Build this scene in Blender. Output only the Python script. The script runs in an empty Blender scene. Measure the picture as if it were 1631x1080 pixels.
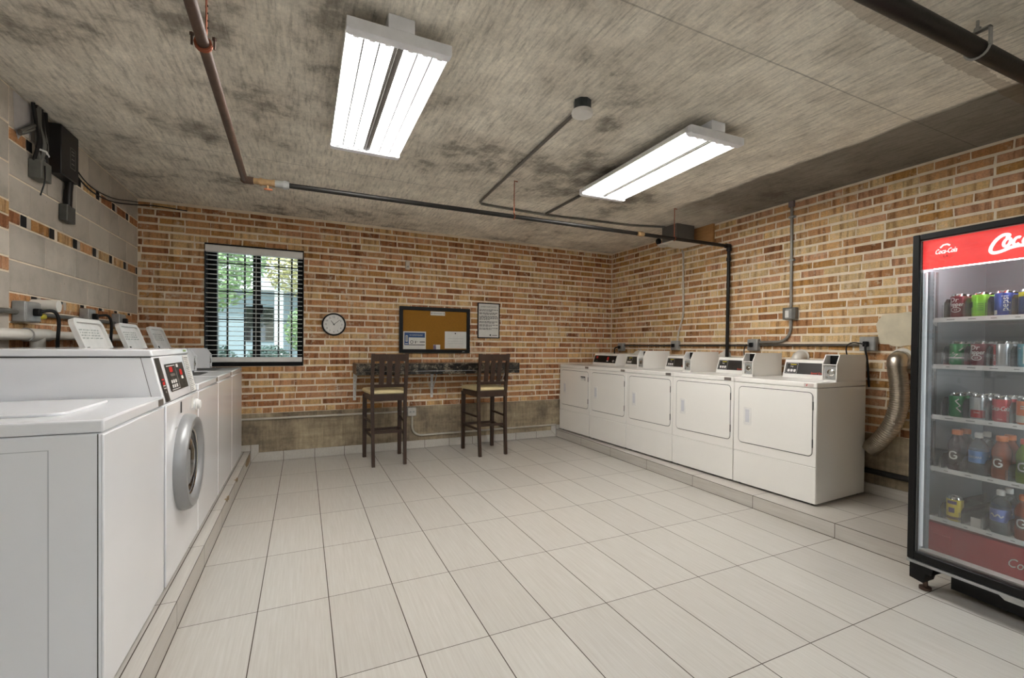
import bpy, math, random
from mathutils import Matrix, Vector
random.seed(11)
PI = math.pi
SC = bpy.context.scene
COL = SC.collection
WM = {}          # own record of each object's world matrix

# ------------------------------------------------------------------ helpers
def s2l(c):
    c = c / 255.0
    return c / 12.92 if c <= 0.04045 else ((c + 0.055) / 1.055) ** 2.4
def rgb(r, g, b): return (s2l(r), s2l(g), s2l(b), 1.0)

class MB:
    """collects shapes; build() links them as one mesh object"""
    def __init__(self): self.v = []; self.f = []; self.mi = []; self.c = []; self.cur = 0; self.col = (1, 1, 1, 1)
    def add(self, vs, fs):
        o = len(self.v); self.v += [tuple(p) for p in vs]
        for f in fs:
            self.f.append(tuple(i + o for i in f)); self.mi.append(self.cur); self.c.append(self.col)
        return self
    def box(self, x0, x1, y0, y1, z0, z1):
        vs = [(x, y, z) for z in (z0, z1) for y in (y0, y1) for x in (x0, x1)]
        return self.add(vs, [(0, 2, 3, 1), (4, 5, 7, 6), (0, 1, 5, 4), (2, 6, 7, 3), (0, 4, 6, 2), (1, 3, 7, 5)])
    def hexa(self, b, t):
        """b, t: four bottom and four top corners, counter-clockwise from above"""
        return self.add(list(b) + list(t), [(3, 2, 1, 0), (4, 5, 6, 7), (0, 1, 5, 4), (1, 2, 6, 5), (2, 3, 7, 6), (3, 0, 4, 7)])
    def bar(self, p0, p1, w, h, up=(0, 0, 1)):
        p0 = Vector(p0); p1 = Vector(p1); d = (p1 - p0).normalized(); up = Vector(up)
        s = d.cross(up)
        if s.length < 1e-4: s = d.cross(Vector((0, 1, 0)))
        s.normalize(); u = s.cross(d).normalized()
        q = lambda p: [p - s * w / 2 - u * h / 2, p + s * w / 2 - u * h / 2, p + s * w / 2 + u * h / 2, p - s * w / 2 + u * h / 2]
        return self.add(q(p0) + q(p1), [(0, 1, 2, 3), (7, 6, 5, 4), (0, 4, 5, 1), (1, 5, 6, 2), (2, 6, 7, 3), (3, 7, 4, 0)])
    def tube(self, pts, r, seg=12, caps=True, rs=None):
        pts = [Vector(p) for p in pts]; n = len(pts); rings = []
        t = (pts[1] - pts[0]).normalized()
        a = t.orthogonal().normalized()
        for i, p in enumerate(pts):
            if i == 0: tt = (pts[1] - pts[0]).normalized()
            elif i == n - 1: tt = (pts[-1] - pts[-2]).normalized()
            else: tt = ((pts[i + 1] - p).normalized() + (p - pts[i - 1]).normalized()).normalized()
            a = (a - tt * a.dot(tt)).normalized(); b = tt.cross(a)
            rr = rs[i] if rs else r
            rings.append([p + (a * math.cos(k * 2 * PI / seg) + b * math.sin(k * 2 * PI / seg)) * rr for k in range(seg)])
        vs = [q for ring in rings for q in ring]; fs = []
        for i in range(n - 1):
            for k in range(seg):
                k2 = (k + 1) % seg
                fs.append((i * seg + k, i * seg + k2, (i + 1) * seg + k2, (i + 1) * seg + k))
        if caps: fs += [tuple(range(seg - 1, -1, -1)), tuple((n - 1) * seg + k for k in range(seg))]
        return self.add(vs, fs)
    def cyl(self, p0, p1, r, seg=20, r1=None):
        return self.tube([p0, p1], r, seg, True, [r, r if r1 is None else r1])
    def lathe(self, prof, org=(0, 0, 0), ax=(0, 0, 1), seg=24):
        org = Vector(org); ax = Vector(ax).normalized(); a = ax.orthogonal().normalized(); b = ax.cross(a); vs = []; fs = []
        for (r, h) in prof:
            for k in range(seg):
                t = k * 2 * PI / seg
                vs.append(org + ax * h + (a * math.cos(t) + b * math.sin(t)) * max(r, 1e-5))
        for i in range(len(prof) - 1):
            for k in range(seg):
                k2 = (k + 1) % seg
                fs.append((i * seg + k, i * seg + k2, (i + 1) * seg + k2, (i + 1) * seg + k))
        return self.add(vs, fs)
    def prism(self, poly, ext):
        """poly: 3-D outline, ext: extrusion vector"""
        n = len(poly); ext = Vector(ext); a = [Vector(p) for p in poly]; b = [p + ext for p in a]
        nn = Vector((0, 0, 0))
        for i in range(n): nn += a[i].cross(a[(i + 1) % n])
        fl = nn.dot(ext) > 0
        fs = [tuple(range(n)), tuple(range(2 * n - 1, n - 1, -1))] + [(i, i + n, (i + 1) % n + n, (i + 1) % n) for i in range(n)]
        if fl: fs = [tuple(reversed(f)) for f in fs]
        return self.add(a + b, fs)
    def sphere(self, c, r, seg=16, rings=8, sc=(1, 1, 1)):
        vs = []; fs = []
        for i in range(rings + 1):
            t = PI * i / rings
            for k in range(seg):
                p = 2 * PI * k / seg
                vs.append((c[0] + r * sc[0] * math.sin(t) * math.cos(p), c[1] + r * sc[1] * math.sin(t) * math.sin(p), c[2] + r * sc[2] * math.cos(t)))
        for i in range(rings):
            for k in range(seg):
                k2 = (k + 1) % seg
                fs.append((i * seg + k, (i + 1) * seg + k, (i + 1) * seg + k2, i * seg + k2))
        return self.add(vs, fs)
    def ribbon(self, pts, w, fn):
        """flat stroke along 2-D pts with widths w, mapped to 3-D by fn(x, y)"""
        n = len(pts); vs = []; fs = []
        for i, (x, y) in enumerate(pts):
            x0, y0 = pts[max(i - 1, 0)]; x1, y1 = pts[min(i + 1, n - 1)]
            dx, dy = x1 - x0, y1 - y0; l = math.hypot(dx, dy) or 1
            ww = w[i] if isinstance(w, (list, tuple)) else w
            nx, ny = -dy / l * ww / 2, dx / l * ww / 2
            vs += [fn(x + nx, y + ny), fn(x - nx, y - ny)]
        fs = [(2 * i, 2 * i + 1, 2 * i + 3, 2 * i + 2) for i in range(n - 1)]
        return self.add(vs, fs)
    def flat(self, pts, fn): return self.add([fn(x, y) for x, y in pts], [tuple(range(len(pts)))])
    def text(self, body, size, fn, align='LEFT', shear=0.0, squeeze=1.0):
        vs, fs = text_geo(body, shear)
        if not vs: return self
        x0 = min(v[0] for v in vs); x1 = max(v[0] for v in vs); w = (x1 - x0) * size * squeeze
        off = {'LEFT': 0, 'CENTER': -w / 2, 'RIGHT': -w}[align]
        return self.add([fn((v[0] - x0) * size * squeeze + off, v[1] * size) for v in vs], fs)
    def build(self, name, mats, parent=None, bevel=None, angle=35, loc=None, smooth=True, seg=2):
        me = bpy.data.meshes.new(name)
        M = Matrix.Identity(4)
        if parent is not None and loc is None: M = WM[parent].inverted() if self.world else Matrix.Identity(4)
        if loc is not None: M = Matrix.Translation(-Vector(loc))
        me.from_pydata([M @ Vector(p) for p in self.v], [], self.f)
        if not isinstance(mats, (list, tuple)): mats = [mats]
        for m in mats: me.materials.append(m)
        me.polygons.foreach_set('material_index', self.mi)
        if any(c != (1, 1, 1, 1) for c in self.c):
            at = me.color_attributes.new('tint', 'FLOAT_COLOR', 'CORNER'); buf = []
            for p, c in zip(me.polygons, self.c): buf += list(c) * p.loop_total
            at.data.foreach_set('color', buf)
        me.update()
        if smooth:
            me.polygons.foreach_set('use_smooth', [True] * len(me.polygons))
            me.set_sharp_from_angle(angle=math.radians(angle))
        o = bpy.data.objects.new(name, me); COL.objects.link(o)
        W = Matrix.Identity(4)
        if loc is not None: o.location = loc; W = Matrix.Translation(loc)
        if parent is not None: o.parent = parent; W = WM[parent]
        WM[o] = W
        if bevel:
            b = o.modifiers.new('bevel', 'BEVEL'); b.width = bevel; b.segments = seg; b.limit_method = 'ANGLE'; b.angle_limit = math.radians(40)
            b.harden_normals = False
        return o
    world = False
class WB(MB):
    world = True       # shapes are given in world coordinates even under a parent

_T = {}
def text_geo(body, shear=0.0):
    k = (body, shear)
    if k not in _T:
        cu = bpy.data.curves.new('t', 'FONT'); cu.body = body; cu.size = 1.0; cu.shear = shear; cu.resolution_u = 2
        o = bpy.data.objects.new('t', cu); COL.objects.link(o)
        dg = bpy.context.evaluated_depsgraph_get()
        me = bpy.data.meshes.new_from_object(o.evaluated_get(dg))
        _T[k] = ([tuple(v.co) for v in me.vertices], [tuple(p.vertices) for p in me.polygons])
        bpy.data.objects.remove(o); bpy.data.curves.remove(cu); bpy.data.meshes.remove(me)
    return _T[k]

def tag(o, label, cat, group=None, kind=None):
    o['label'] = label; o['category'] = cat
    if group: o['group'] = group
    if kind: o['kind'] = kind
    return o
def thing(name, label, cat, loc=(0, 0, 0), rz=0.0, group=None):
    o = bpy.data.objects.new(name, None); COL.objects.link(o); o.empty_display_size = 0.05
    o.location = loc; o.rotation_euler = (0, 0, rz)
    WM[o] = Matrix.Translation(loc) @ Matrix.Rotation(rz, 4, 'Z')
    return tag(o, label, cat, group)
def struct(o): o['kind'] = 'structure'; return o
def dup(o, loc=None, rz=None, label=None, parent=None):
    c = o.copy(); COL.objects.link(c)
    if loc is not None: c.location = loc
    if rz is not None: c.rotation_euler = (0, 0, rz)
    if label: c['label'] = label
    if parent is not None: c.parent = parent
    WM[c] = (WM[parent] if parent is not None else Matrix.Translation(c.location) @ Matrix.Rotation(c.rotation_euler[2], 4, 'Z'))
    for ch in list(o.children): dup(ch, parent=c)
    return c
def arc(c, r, a0, a1, n, f):
    return [f(c[0] + r * math.cos(math.radians(a0 + (a1 - a0) * i / n)), c[1] + r * math.sin(math.radians(a0 + (a1 - a0) * i / n))) for i in range(n + 1)]
def rrect(x0, x1, y0, y1, r, n=4):
    p = []
    for (cx, cy, a) in ((x1 - r, y1 - r, 0), (x0 + r, y1 - r, 90), (x0 + r, y0 + r, 180), (x1 - r, y0 + r, 270)):
        p += [(cx + r * math.cos(math.radians(a + 90 * i / n)), cy + r * math.sin(math.radians(a + 90 * i / n))) for i in range(n + 1)]
    return p
def smoothpath(pts, n=6):
    """Catmull-Rom through pts"""
    P = [Vector(p) for p in pts]; P = [P[0] * 2 - P[1]] + P + [P[-1] * 2 - P[-2]]; out = []
    for i in range(1, len(P) - 2):
        for k in range(n):
            t = k / n; a, b, c, d = P[i - 1], P[i], P[i + 1], P[i + 2]
            out.append(0.5 * ((2 * b) + (c - a) * t + (2 * a - 5 * b + 4 * c - d) * t * t + (3 * b - a - 3 * c + d) * t ** 3))
    out.append(P[-2]); return out

# ------------------------------------------------------------------ materials
def nt(name):
    m = bpy.data.materials.new(name); m.use_nodes = True
    t = m.node_tree; b = t.nodes['Principled BSDF']; return m, t, b
def N(t, typ, **kw):
    n = t.nodes.new(typ)
    for k, v in kw.items():
        if k.startswith('i_'): n.inputs[int(k[2:])].default_value = v
        else: setattr(n, k, v)
    return n
def mth(t, op, a, b=None, c=None):
    n = t.nodes.new('ShaderNodeMath'); n.operation = op
    for i, x in enumerate((a, b, c)):
        if x is None: continue
        if hasattr(x, 'links'): t.links.new(x, n.inputs[i])
        else: n.inputs[i].default_value = x
    return n.outputs[0]
def mixc(t, fac, a, b, mode='MIX'):
    n = t.nodes.new('ShaderNodeMix'); n.data_type = 'RGBA'; n.blend_type = mode
    for i, x in ((0, fac), (6, a), (7, b)):
        if hasattr(x, 'links'): t.links.new(x, n.inputs[i])
        else: n.inputs[i].default_value = x
    return n.outputs[2]
def ramp(t, fac, stops):
    n = t.nodes.new('ShaderNodeValToRGB'); cr = n.color_ramp
    while len(cr.elements) < len(stops): cr.elements.new(0.5)
    for e, (p, c) in zip(cr.elements, stops): e.position = p; e.color = c
    t.links.new(fac, n.inputs[0]); return n.outputs[0]
def coords(t, scale=(1, 1, 1), space='Object'):
    tc = t.nodes.new('ShaderNodeTexCoord'); mp = t.nodes.new('ShaderNodeMapping'); mp.inputs[3].default_value = scale
    t.links.new(tc.outputs[space], mp.inputs[0]); return mp.outputs[0]
def noise(t, vec, scale, detail=4, rough=0.55):
    n = t.nodes.new('ShaderNodeTexNoise'); n.inputs['Scale'].default_value = scale; n.inputs['Detail'].default_value = detail
    n.inputs['Roughness'].default_value = rough; t.links.new(vec, n.inputs['Vector']); return n.outputs['Fac']
def bump(t, b, h, strength, dist=0.01):
    n = t.nodes.new('ShaderNodeBump'); n.inputs['Strength'].default_value = strength; n.inputs['Distance'].default_value = dist
    t.links.new(h, n.inputs['Height']); t.links.new(n.outputs[0], b.inputs['Normal'])
def mat(name, c, rough=0.5, metal=0.0, var=0.06, vs=14, bm=0.0, bs=60, coat=0.0, spec=None, stretch=(1, 1, 1)):
    m, t, b = nt(name); v = coords(t, stretch)
    n = noise(t, v, vs)
    lo = tuple(x * (1 - var) for x in c[:3]) + (1,); hi = tuple(min(1, x * (1 + var)) for x in c[:3]) + (1,)
    t.links.new(ramp(t, n, [(0.3, lo), (0.7, hi)]), b.inputs['Base Color'])
    b.inputs['Roughness'].default_value = rough; b.inputs['Metallic'].default_value = metal
    b.inputs['Coat Weight'].default_value = coat
    if spec is not None: b.inputs['Specular IOR Level'].default_value = spec
    if bm: bump(t, b, noise(t, v, bs), bm, 0.004)
    return m
def emis(name, c, strength):
    m, t, b = nt(name); b.inputs['Base Color'].default_value = (0.8, 0.8, 0.8, 1)
    b.inputs['Emission Color'].default_value = c; b.inputs['Emission Strength'].default_value = strength; return m
def glassy(name, tint=(1, 1, 1, 1), refl=1.0, rough=0.0, veil=0.0):
    """thin pane: transparent with a fresnel reflection and a painted reflection haze"""
    m = bpy.data.materials.new(name); m.use_nodes = True; t = m.node_tree; t.nodes.clear()
    out = N(t, 'ShaderNodeOutputMaterial'); tr = N(t, 'ShaderNodeBsdfTransparent'); gl = N(t, 'ShaderNodeBsdfGlossy')
    tr.inputs[0].default_value = tint; gl.inputs['Roughness'].default_value = rough
    fr = N(t, 'ShaderNodeFresnel'); fr.inputs[0].default_value = 1.5
    f = mth(t, 'MULTIPLY', fr.outputs[0], refl); f = mth(t, 'MINIMUM', f, 1.0)
    mx = N(t, 'ShaderNodeMixShader'); t.links.new(f, mx.inputs[0]); t.links.new(tr.outputs[0], mx.inputs[1]); t.links.new(gl.outputs[0], mx.inputs[2])
    last = mx.outputs[0]
    if veil:  # pale diffuse mixed in as painted haze of room reflections
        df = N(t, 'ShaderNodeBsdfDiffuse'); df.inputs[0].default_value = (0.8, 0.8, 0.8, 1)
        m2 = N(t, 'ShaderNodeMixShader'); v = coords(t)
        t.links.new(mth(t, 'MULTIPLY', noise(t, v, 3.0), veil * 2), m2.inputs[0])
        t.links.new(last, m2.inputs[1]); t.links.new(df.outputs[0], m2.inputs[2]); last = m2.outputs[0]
    t.links.new(last, out.inputs[0]); return m

# masonry: brick tint comes from the brick itself; noise wears it and smears mortar over it
def m_brick():
    m, t, b = nt('old_brick'); at = N(t, 'ShaderNodeVertexColor'); at.layer_name = 'tint'
    tc = t.nodes.new('ShaderNodeTexCoord'); sp = N(t, 'ShaderNodeSeparateXYZ'); t.links.new(tc.outputs['Object'], sp.inputs[0])
    u = mth(t, 'ADD', sp.outputs[0], sp.outputs[1]); cb = N(t, 'ShaderNodeCombineXYZ')
    t.links.new(mth(t, 'MULTIPLY', u, 26.0), cb.inputs[0]); t.links.new(mth(t, 'MULTIPLY', sp.outputs[2], 3.0), cb.inputs[1])
    band = noise(t, cb.outputs[0], 1.0, 2)
    c = mixc(t, 1.0, at.outputs[0], ramp(t, band, [(0.34, (0.58, 0.52, 0.48, 1)), (0.47, (0.97, 0.97, 0.97, 1)), (0.72, (1.2, 1.15, 1.08, 1))]), 'MULTIPLY')
    v = coords(t)
    g = noise(t, v, 90, 5, 0.7)
    c = mixc(t, 1.0, c, ramp(t, g, [(0.3, (0.72, 0.70, 0.68, 1)), (0.6, (1.06, 1.06, 1.06, 1))]), 'MULTIPLY')
    sm = noise(t, v, 17, 6, 0.7)
    sm = mth(t, 'ADD', sm, mth(t, 'MULTIPLY', mth(t, 'SUBTRACT', noise(t, v, 2.2, 3), 0.5), 0.35))
    c = mixc(t, ramp(t, sm, [(0.55, (0, 0, 0, 1)), (0.70, (0.72, 0.72, 0.72, 1))]), c, rgb(214, 196, 170))
    t.links.new(c, b.inputs['Base Color']); b.inputs['Roughness'].default_value = 0.9; b.inputs['Specular IOR Level'].default_value = 0.2
    bump(t, b, g, 0.5, 0.006); return m
def m_mortar():
    m, t, b = nt('mortar'); v = coords(t); n = noise(t, v, 12, 6); g = noise(t, v, 120, 4)
    t.links.new(ramp(t, n, [(0.3, rgb(222, 206, 182)), (0.7, rgb(240, 228, 206))]), b.inputs['Base Color'])
    b.inputs['Roughness'].default_value = 0.95; b.inputs['Specular IOR Level'].default_value = 0.15; bump(t, b, g, 0.4, 0.004); return m
def m_block():
    m, t, b = nt('concrete_block'); at = N(t, 'ShaderNodeVertexColor'); at.layer_name = 'tint'; v = coords(t)
    n = noise(t, v, 5, 6, 0.65); g = noise(t, v, 160, 3)
    c = mixc(t, 1.0, at.outputs[0], ramp(t, n, [(0.25, (0.74, 0.74, 0.73, 1)), (0.5, (0.95, 0.95, 0.95, 1)), (0.8, (1.08, 1.07, 1.06, 1))]), 'MULTIPLY')
    pit = noise(t, v, 55, 2); c = mixc(t, ramp(t, pit, [(0.72, (0, 0, 0, 1)), (0.78, (0.6, 0.6, 0.6, 1))]), c, rgb(70, 64, 58))
    t.links.new(c, b.inputs['Base Color']); b.inputs['Roughness'].default_value = 0.92; b.inputs['Specular IOR Level'].default_value = 0.2
    bump(t, b, g, 0.35, 0.004); return m
def m_ceiling():
    m, t, b = nt('bare_concrete_ceiling'); v = coords(t); sp = N(t, 'ShaderNodeSeparateXYZ')
    tc = t.nodes.new('ShaderNodeTexCoord'); t.links.new(tc.outputs['Object'], sp.inputs[0])
    big = noise(t, v, 0.95, 9, 0.66); mid = noise(t, v, 3.2, 8, 0.7)
    gr = noise(t, coords(t, (26, 3.0, 1)), 2.2, 6, 0.72)       # board grain runs towards the window wall
    fine = noise(t, v, 70, 4, 0.7)
    s = mth(t, 'ADD', mth(t, 'MULTIPLY', big, 0.62), mth(t, 'MULTIPLY', mid, 0.38))
    c = ramp(t, s, [(0.355, rgb(120, 113, 104)), (0.415, rgb(162, 156, 145)), (0.46, rgb(212, 205, 192)), (0.58, rgb(244, 238, 225))])
    c = mixc(t, 1.0, c, ramp(t, gr, [(0.30, (0.58, 0.57, 0.56, 1)), (0.5, (1, 1, 1, 1)), (0.70, (1.16, 1.15, 1.14, 1))]), 'MULTIPLY')
    c = mixc(t, 1.0, c, ramp(t, fine, [(0.3, (0.86, 0.86, 0.86, 1)), (0.65, (1.05, 1.05, 1.05, 1))]), 'MULTIPLY')
    # darker band along the right-hand wall and a narrow stained strip beside the black pipe
    e = mth(t, 'ADD', sp.outputs[0], mth(t, 'MULTIPLY', mth(t, 'SUBTRACT', noise(t, coords(t, (1, 1.1, 1)), 1.6, 5), 0.55), 0.20))
    k = mth(t, 'MULTIPLY', mth(t, 'SUBTRACT', e, 3.77), 22.0); k = mth(t, 'MINIMUM', mth(t, 'MAXIMUM', k, 0.0), 1.0)
    fd = mth(t, 'MULTIPLY', mth(t, 'SUBTRACT', mth(t, 'ADD', -0.35, mth(t, 'MULTIPLY', mth(t, 'SUBTRACT', big, 0.5), 2.0)), sp.outputs[1]), 1.3); fd = mth(t, 'MINIMUM', mth(t, 'MAXIMUM', fd, 0.12), 1.0); k = mth(t, 'MULTIPLY', k, fd)
    c = mixc(t, mth(t, 'MULTIPLY', k, 0.76), c, rgb(66, 57, 46))
    w = mth(t, 'ABSOLUTE', mth(t, 'SUBTRACT', sp.outputs[1], -3.17)); k2 = mth(t, 'MULTIPLY', mth(t, 'LESS_THAN', mth(t, 'ADD', w, mth(t, 'MULTIPLY', mid, 0.10)), 0.085), mth(t, 'GREATER_THAN', sp.outputs[0], 2.3))
    c = mixc(t, mth(t, 'MULTIPLY', k2, 0.35), c, rgb(120, 98, 66))
    # joints between the formwork boards
    for (ax, off, per) in ((1, -0.33, 2.44),):
        q = mth(t, 'ABSOLUTE', mth(t, 'SUBTRACT', mth(t, 'FRACT', mth(t, 'ADD', mth(t, 'DIVIDE', mth(t, 'SUBTRACT', sp.outputs[ax], off), per), mth(t, 'MULTIPLY', mid, 0.004))), 0.5))
        ln = mth(t, 'GREATER_THAN', q, 0.5 - 0.004 / per)
        c = mixc(t, mth(t, 'MULTIPLY', mth(t, 'MULTIPLY', ln, mid), 0.8), c, rgb(80, 72, 62))
    t.links.new(c, b.inputs['Base Color']); b.inputs['Roughness'].default_value = 0.9; b.inputs['Specular IOR Level'].default_value = 0.25
    bump(t, b, mth(t, 'ADD', gr, mth(t, 'MULTIPLY', fine, 0.5)), 0.5, 0.01); return m
def m_base():
    m, t, b = nt('board_marked_concrete'); v = coords(t); n = noise(t, v, 2.4, 7, 0.7); g = noise(t, coords(t, (22, 22, 2)), 2.0, 5, 0.7); h = noise(t, coords(t, (1.2, 1.2, 16)), 1.5, 4)
    c = ramp(t, n, [(0.35, rgb(106, 92, 76)), (0.5, rgb(152, 137, 113)), (0.66, rgb(186, 170, 140))])
    c = mixc(t, 1.0, c, ramp(t, g, [(0.3, (0.72, 0.71, 0.7, 1)), (0.6, (1.06, 1.06, 1.06, 1))]), 'MULTIPLY')
    c = mixc(t, 1.0, c, ramp(t, h, [(0.3, (0.75, 0.74, 0.72, 1)), (0.6, (1, 1, 1, 1))]), 'MULTIPLY')
    t.links.new(c, b.inputs['Base Color']); b.inputs['Roughness'].default_value = 0.85; bump(t, b, g, 0.4, 0.006); return m
U = 0.305
def m_tile(name, gx=True, gy=True, edges=(), warm=1.0):
    """porcelain tiles 0.305 x 0.61 m with dark joints; streaks run along the long side"""
    m, t, b = nt(name); tc = t.nodes.new('ShaderNodeTexCoord'); sp = N(t, 'ShaderNodeSeparateXYZ'); t.links.new(tc.outputs['Object'], sp.inputs[0])
    X, Y, Z = sp.outputs; ln = None; ids = []
    def acc(a, b_): return b_ if a is None else mth(t, 'MAXIMUM', a, b_)
    for on, co, per, hw in ((gx, X, U, 0.0022), (gy, Y, 2 * U, 0.0018)):
        q = mth(t, 'DIVIDE', co, per); ids.append(mth(t, 'FLOOR', q))
        if on:
            d = mth(t, 'ABSOLUTE', mth(t, 'SUBTRACT', mth(t, 'FRACT', mth(t, 'ADD', q, 0.5)), 0.5))
            ln = acc(ln, mth(t, 'LESS_THAN', d, hw / per))
    for (o, p) in edges:
        ln = acc(ln, mth(t, 'LESS_THAN', mth(t, 'ABSOLUTE', mth(t, 'SUBTRACT', sp.outputs[o], p)), 0.0022))
    cb = N(t, 'ShaderNodeCombineXYZ'); t.links.new(ids[0], cb.inputs[0]); t.links.new(ids[1], cb.inputs[1])
    wn = N(t, 'ShaderNodeTexWhiteNoise'); wn.noise_dimensions = '3D'; t.links.new(cb.outputs[0], wn.inputs[0])
    st = noise(t, coords(t, (60, 2.2, 40)), 1.6, 5, 0.65)
    c = ramp(t, st, [(0.3, rgb(183, 177, 168)), (0.55, rgb(192, 187, 179)), (0.75, rgb(199, 195, 188))])
    c = mixc(t, 1.0, c, ramp(t, wn.outputs[0], [(0.0, (0.95, 0.945, 0.94, 1)), (1.0, (1.03, 1.03, 1.025, 1))]), 'MULTIPLY')
    c = mixc(t, ln, c, rgb(74, 62, 52))
    t.links.new(c, b.inputs['Base Color'])
    t.links.new(mth(t, 'ADD', mth(t, 'MULTIPLY', ln, 0.5), mth(t, 'ADD', 0.26, mth(t, 'MULTIPLY', st, 0.12))), b.inputs['Roughness'])
    b.inputs['Specular IOR Level'].default_value = 0.45
    bump(t, b, mth(t, 'SUBTRACT', mth(t, 'MULTIPLY', st, 0.15), ln), 0.25, 0.003); return m
def m_marble():
    m, t, b = nt('black_marbled_laminate'); v = coords(t); n = noise(t, v, 9, 8, 0.75)
    w = N(t, 'ShaderNodeTexVoronoi'); w.feature = 'DISTANCE_TO_EDGE'; w.inputs['Scale'].default_value = 58; 
    mp = N(t, 'ShaderNodeVectorMath'); mp.operation = 'ADD'; t.links.new(v, mp.inputs[0])
    nn = t.nodes.new('ShaderNodeTexNoise'); nn.inputs['Scale'].default_value = 24; nn.inputs['Detail'].default_value = 5; t.links.new(v, nn.inputs['Vector'])
    sc = N(t, 'ShaderNodeVectorMath'); sc.operation = 'SCALE'; sc.inputs['Scale'].default_value = 0.12; t.links.new(nn.outputs['Color'], sc.inputs[0]); t.links.new(sc.outputs[0], mp.inputs[1])
    t.links.new(mp.outputs[0], w.inputs['Vector'])
    c = ramp(t, n, [(0.35, rgb(14, 13, 13)), (0.6, rgb(44, 38, 33))])
    k = mth(t, 'MULTIPLY', ramp(t, w.outputs[0], [(0.0, (1, 1, 1, 1)), (0.09, (0, 0, 0, 1))]), ramp(t, noise(t, v, 13, 4), [(0.47, (0, 0, 0, 1)), (0.62, (1, 1, 1, 1))]))
    c = mixc(t, k, c, rgb(190, 176, 150)); t.links.new(c, b.inputs['Base Color']); b.inputs['Roughness'].default_value = 0.22; return m
def m_wood(name, c0, c1, rough=0.4, sc=(30, 30, 3)):
    m, t, b = nt(name); n = noise(t, coords(t, sc), 1.6, 6, 0.7)
    t.links.new(ramp(t, n, [(0.3, c0), (0.7, c1)]), b.inputs['Base Color']); b.inputs['Roughness'].default_value = rough; bump(t, b, n, 0.1, 0.003); return m

M = {}
M['brick'] = m_brick(); M['mortar'] = m_mortar(); M['block'] = m_block(); M['ceiling'] = m_ceiling(); M['base'] = m_base()
M['floor'] = m_tile('floor_tile')
M['hole'] = mat('core_hole', rgb(22, 18, 15), 0.95)
M['enamel'] = mat('white_enamel', rgb(240, 240, 242), 0.16, 0, 0.012, 3, coat=0.4)
M['enamel_warm'] = mat('white_enamel_dryer', rgb(240, 237, 231), 0.2, 0, 0.012, 3, coat=0.3)
M['grey_enamel'] = mat('grey_enamel', rgb(186, 187, 190), 0.3, 0, 0.02, 4)
M['seam'] = mat('dark_seam', rgb(58, 56, 54), 0.7)
M['black'] = mat('black_plastic', rgb(14, 13, 13), 0.4, spec=.25)
M['panel'] = mat('charcoal_panel', rgb(44, 41, 38), 0.4, 0, 0.05, 8)
M['white'] = mat('white_plastic', rgb(226, 224, 220), 0.4)
M['paper'] = mat('white_paper', rgb(216, 214, 208), 0.8)
M['silver'] = mat('silver_paint', rgb(150, 150, 150), 0.38, 0.25, 0.04)
M['chrome'] = mat('chrome', rgb(205, 203, 198), 0.14, 1.0, 0.04)
M['steel'] = mat('galvanised_steel', rgb(156, 156, 153), 0.42, 0.35, 0.14, 22)
M['duct'] = mat('foil_duct', rgb(196, 188, 176), 0.32, 1.0, 0.08, 20)
M['iron'] = mat('black_iron', rgb(34, 31, 29), 0.45, 0.5, 0.2, 20, 0.2)
M['rust'] = mat('brown_iron', rgb(82, 62, 50), 0.55, 0.35, 0.22, 18, 0.2)
M['copper'] = mat('copper_strap', rgb(150, 84, 58), 0.5, 0.6, 0.2, 30)
M['brass'] = mat('brass_fitting', rgb(160, 130, 92), 0.55, 0.4, 0.25, 40)
M['grey_conduit'] = mat('grey_painted_conduit', rgb(112, 110, 104), 0.5, 0.4, 0.12, 12)
M['pvc'] = mat('white_pvc', rgb(218, 213, 203), 0.35, 0, 0.05, 10)
M['wood_dark'] = m_wood('espresso_wood', rgb(38, 22, 11), rgb(60, 37, 20), 0.45)
M['cushion'] = mat('cream_vinyl', rgb(214, 196, 150), 0.5, 0, 0.06, 20)
M['ply'] = m_wood('bare_timber', rgb(160, 112, 66), rgb(196, 148, 94), 0.7, (4, 3, 40))
M['cork'] = mat('cork_board', rgb(146, 100, 22), 0.85, 0, 0.10, 120, 0.2)
M['marble'] = m_marble()
M['red'] = mat('red_print', rgb(196, 34, 30), 0.5)
M['orange_red'] = mat('orange_red_print', rgb(214, 66, 36), 0.5)
M['ink'] = mat('dark_ink', rgb(48, 46, 46), 0.8)
M['grey_ink'] = mat('grey_ink', rgb(150, 148, 144), 0.8)
M['pale_ink'] = mat('pale_grey_print', rgb(176, 180, 174), 0.8)
M['blue'] = mat('blue_print', rgb(38, 72, 122), 0.6)
M['plate'] = mat('grey_maker_plate', rgb(120, 112, 106), 0.4, 0.3, 0.12, 60)
M['plaster'] = mat('patch_plaster', rgb(212, 202, 178), 0.9, 0, 0.1, 9, 0.2)
M['grey_plaster'] = mat('grey_plaster', rgb(178, 174, 172), 0.9, 0, 0.14, 8, 0.2)
M['paint'] = mat('painted_wall', rgb(186, 180, 170), 0.8, 0, 0.04, 4)
M['rubber'] = mat('black_rubber', rgb(20, 20, 20), 0.7)
M['tube'] = emis('fluorescent_tube', (1.0, 0.985, 0.96, 1), 24.0)
M['reflector'] = mat('white_reflector', rgb(232, 232, 230), 0.25, 0.0, 0.01)
M['channel'] = mat('aluminium_channel', rgb(120, 118, 114), 0.45, 0.3, 0.1, 20)
M['fin'] = mat('grey_line_strip', rgb(84, 82, 80), .5)
M['fix_white'] = mat('fixture_white', rgb(240, 241, 246), 0.4)
M['glass'] = glassy('window_glass', (0.93, 0.97, 0.96, 1), 0.8)
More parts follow.
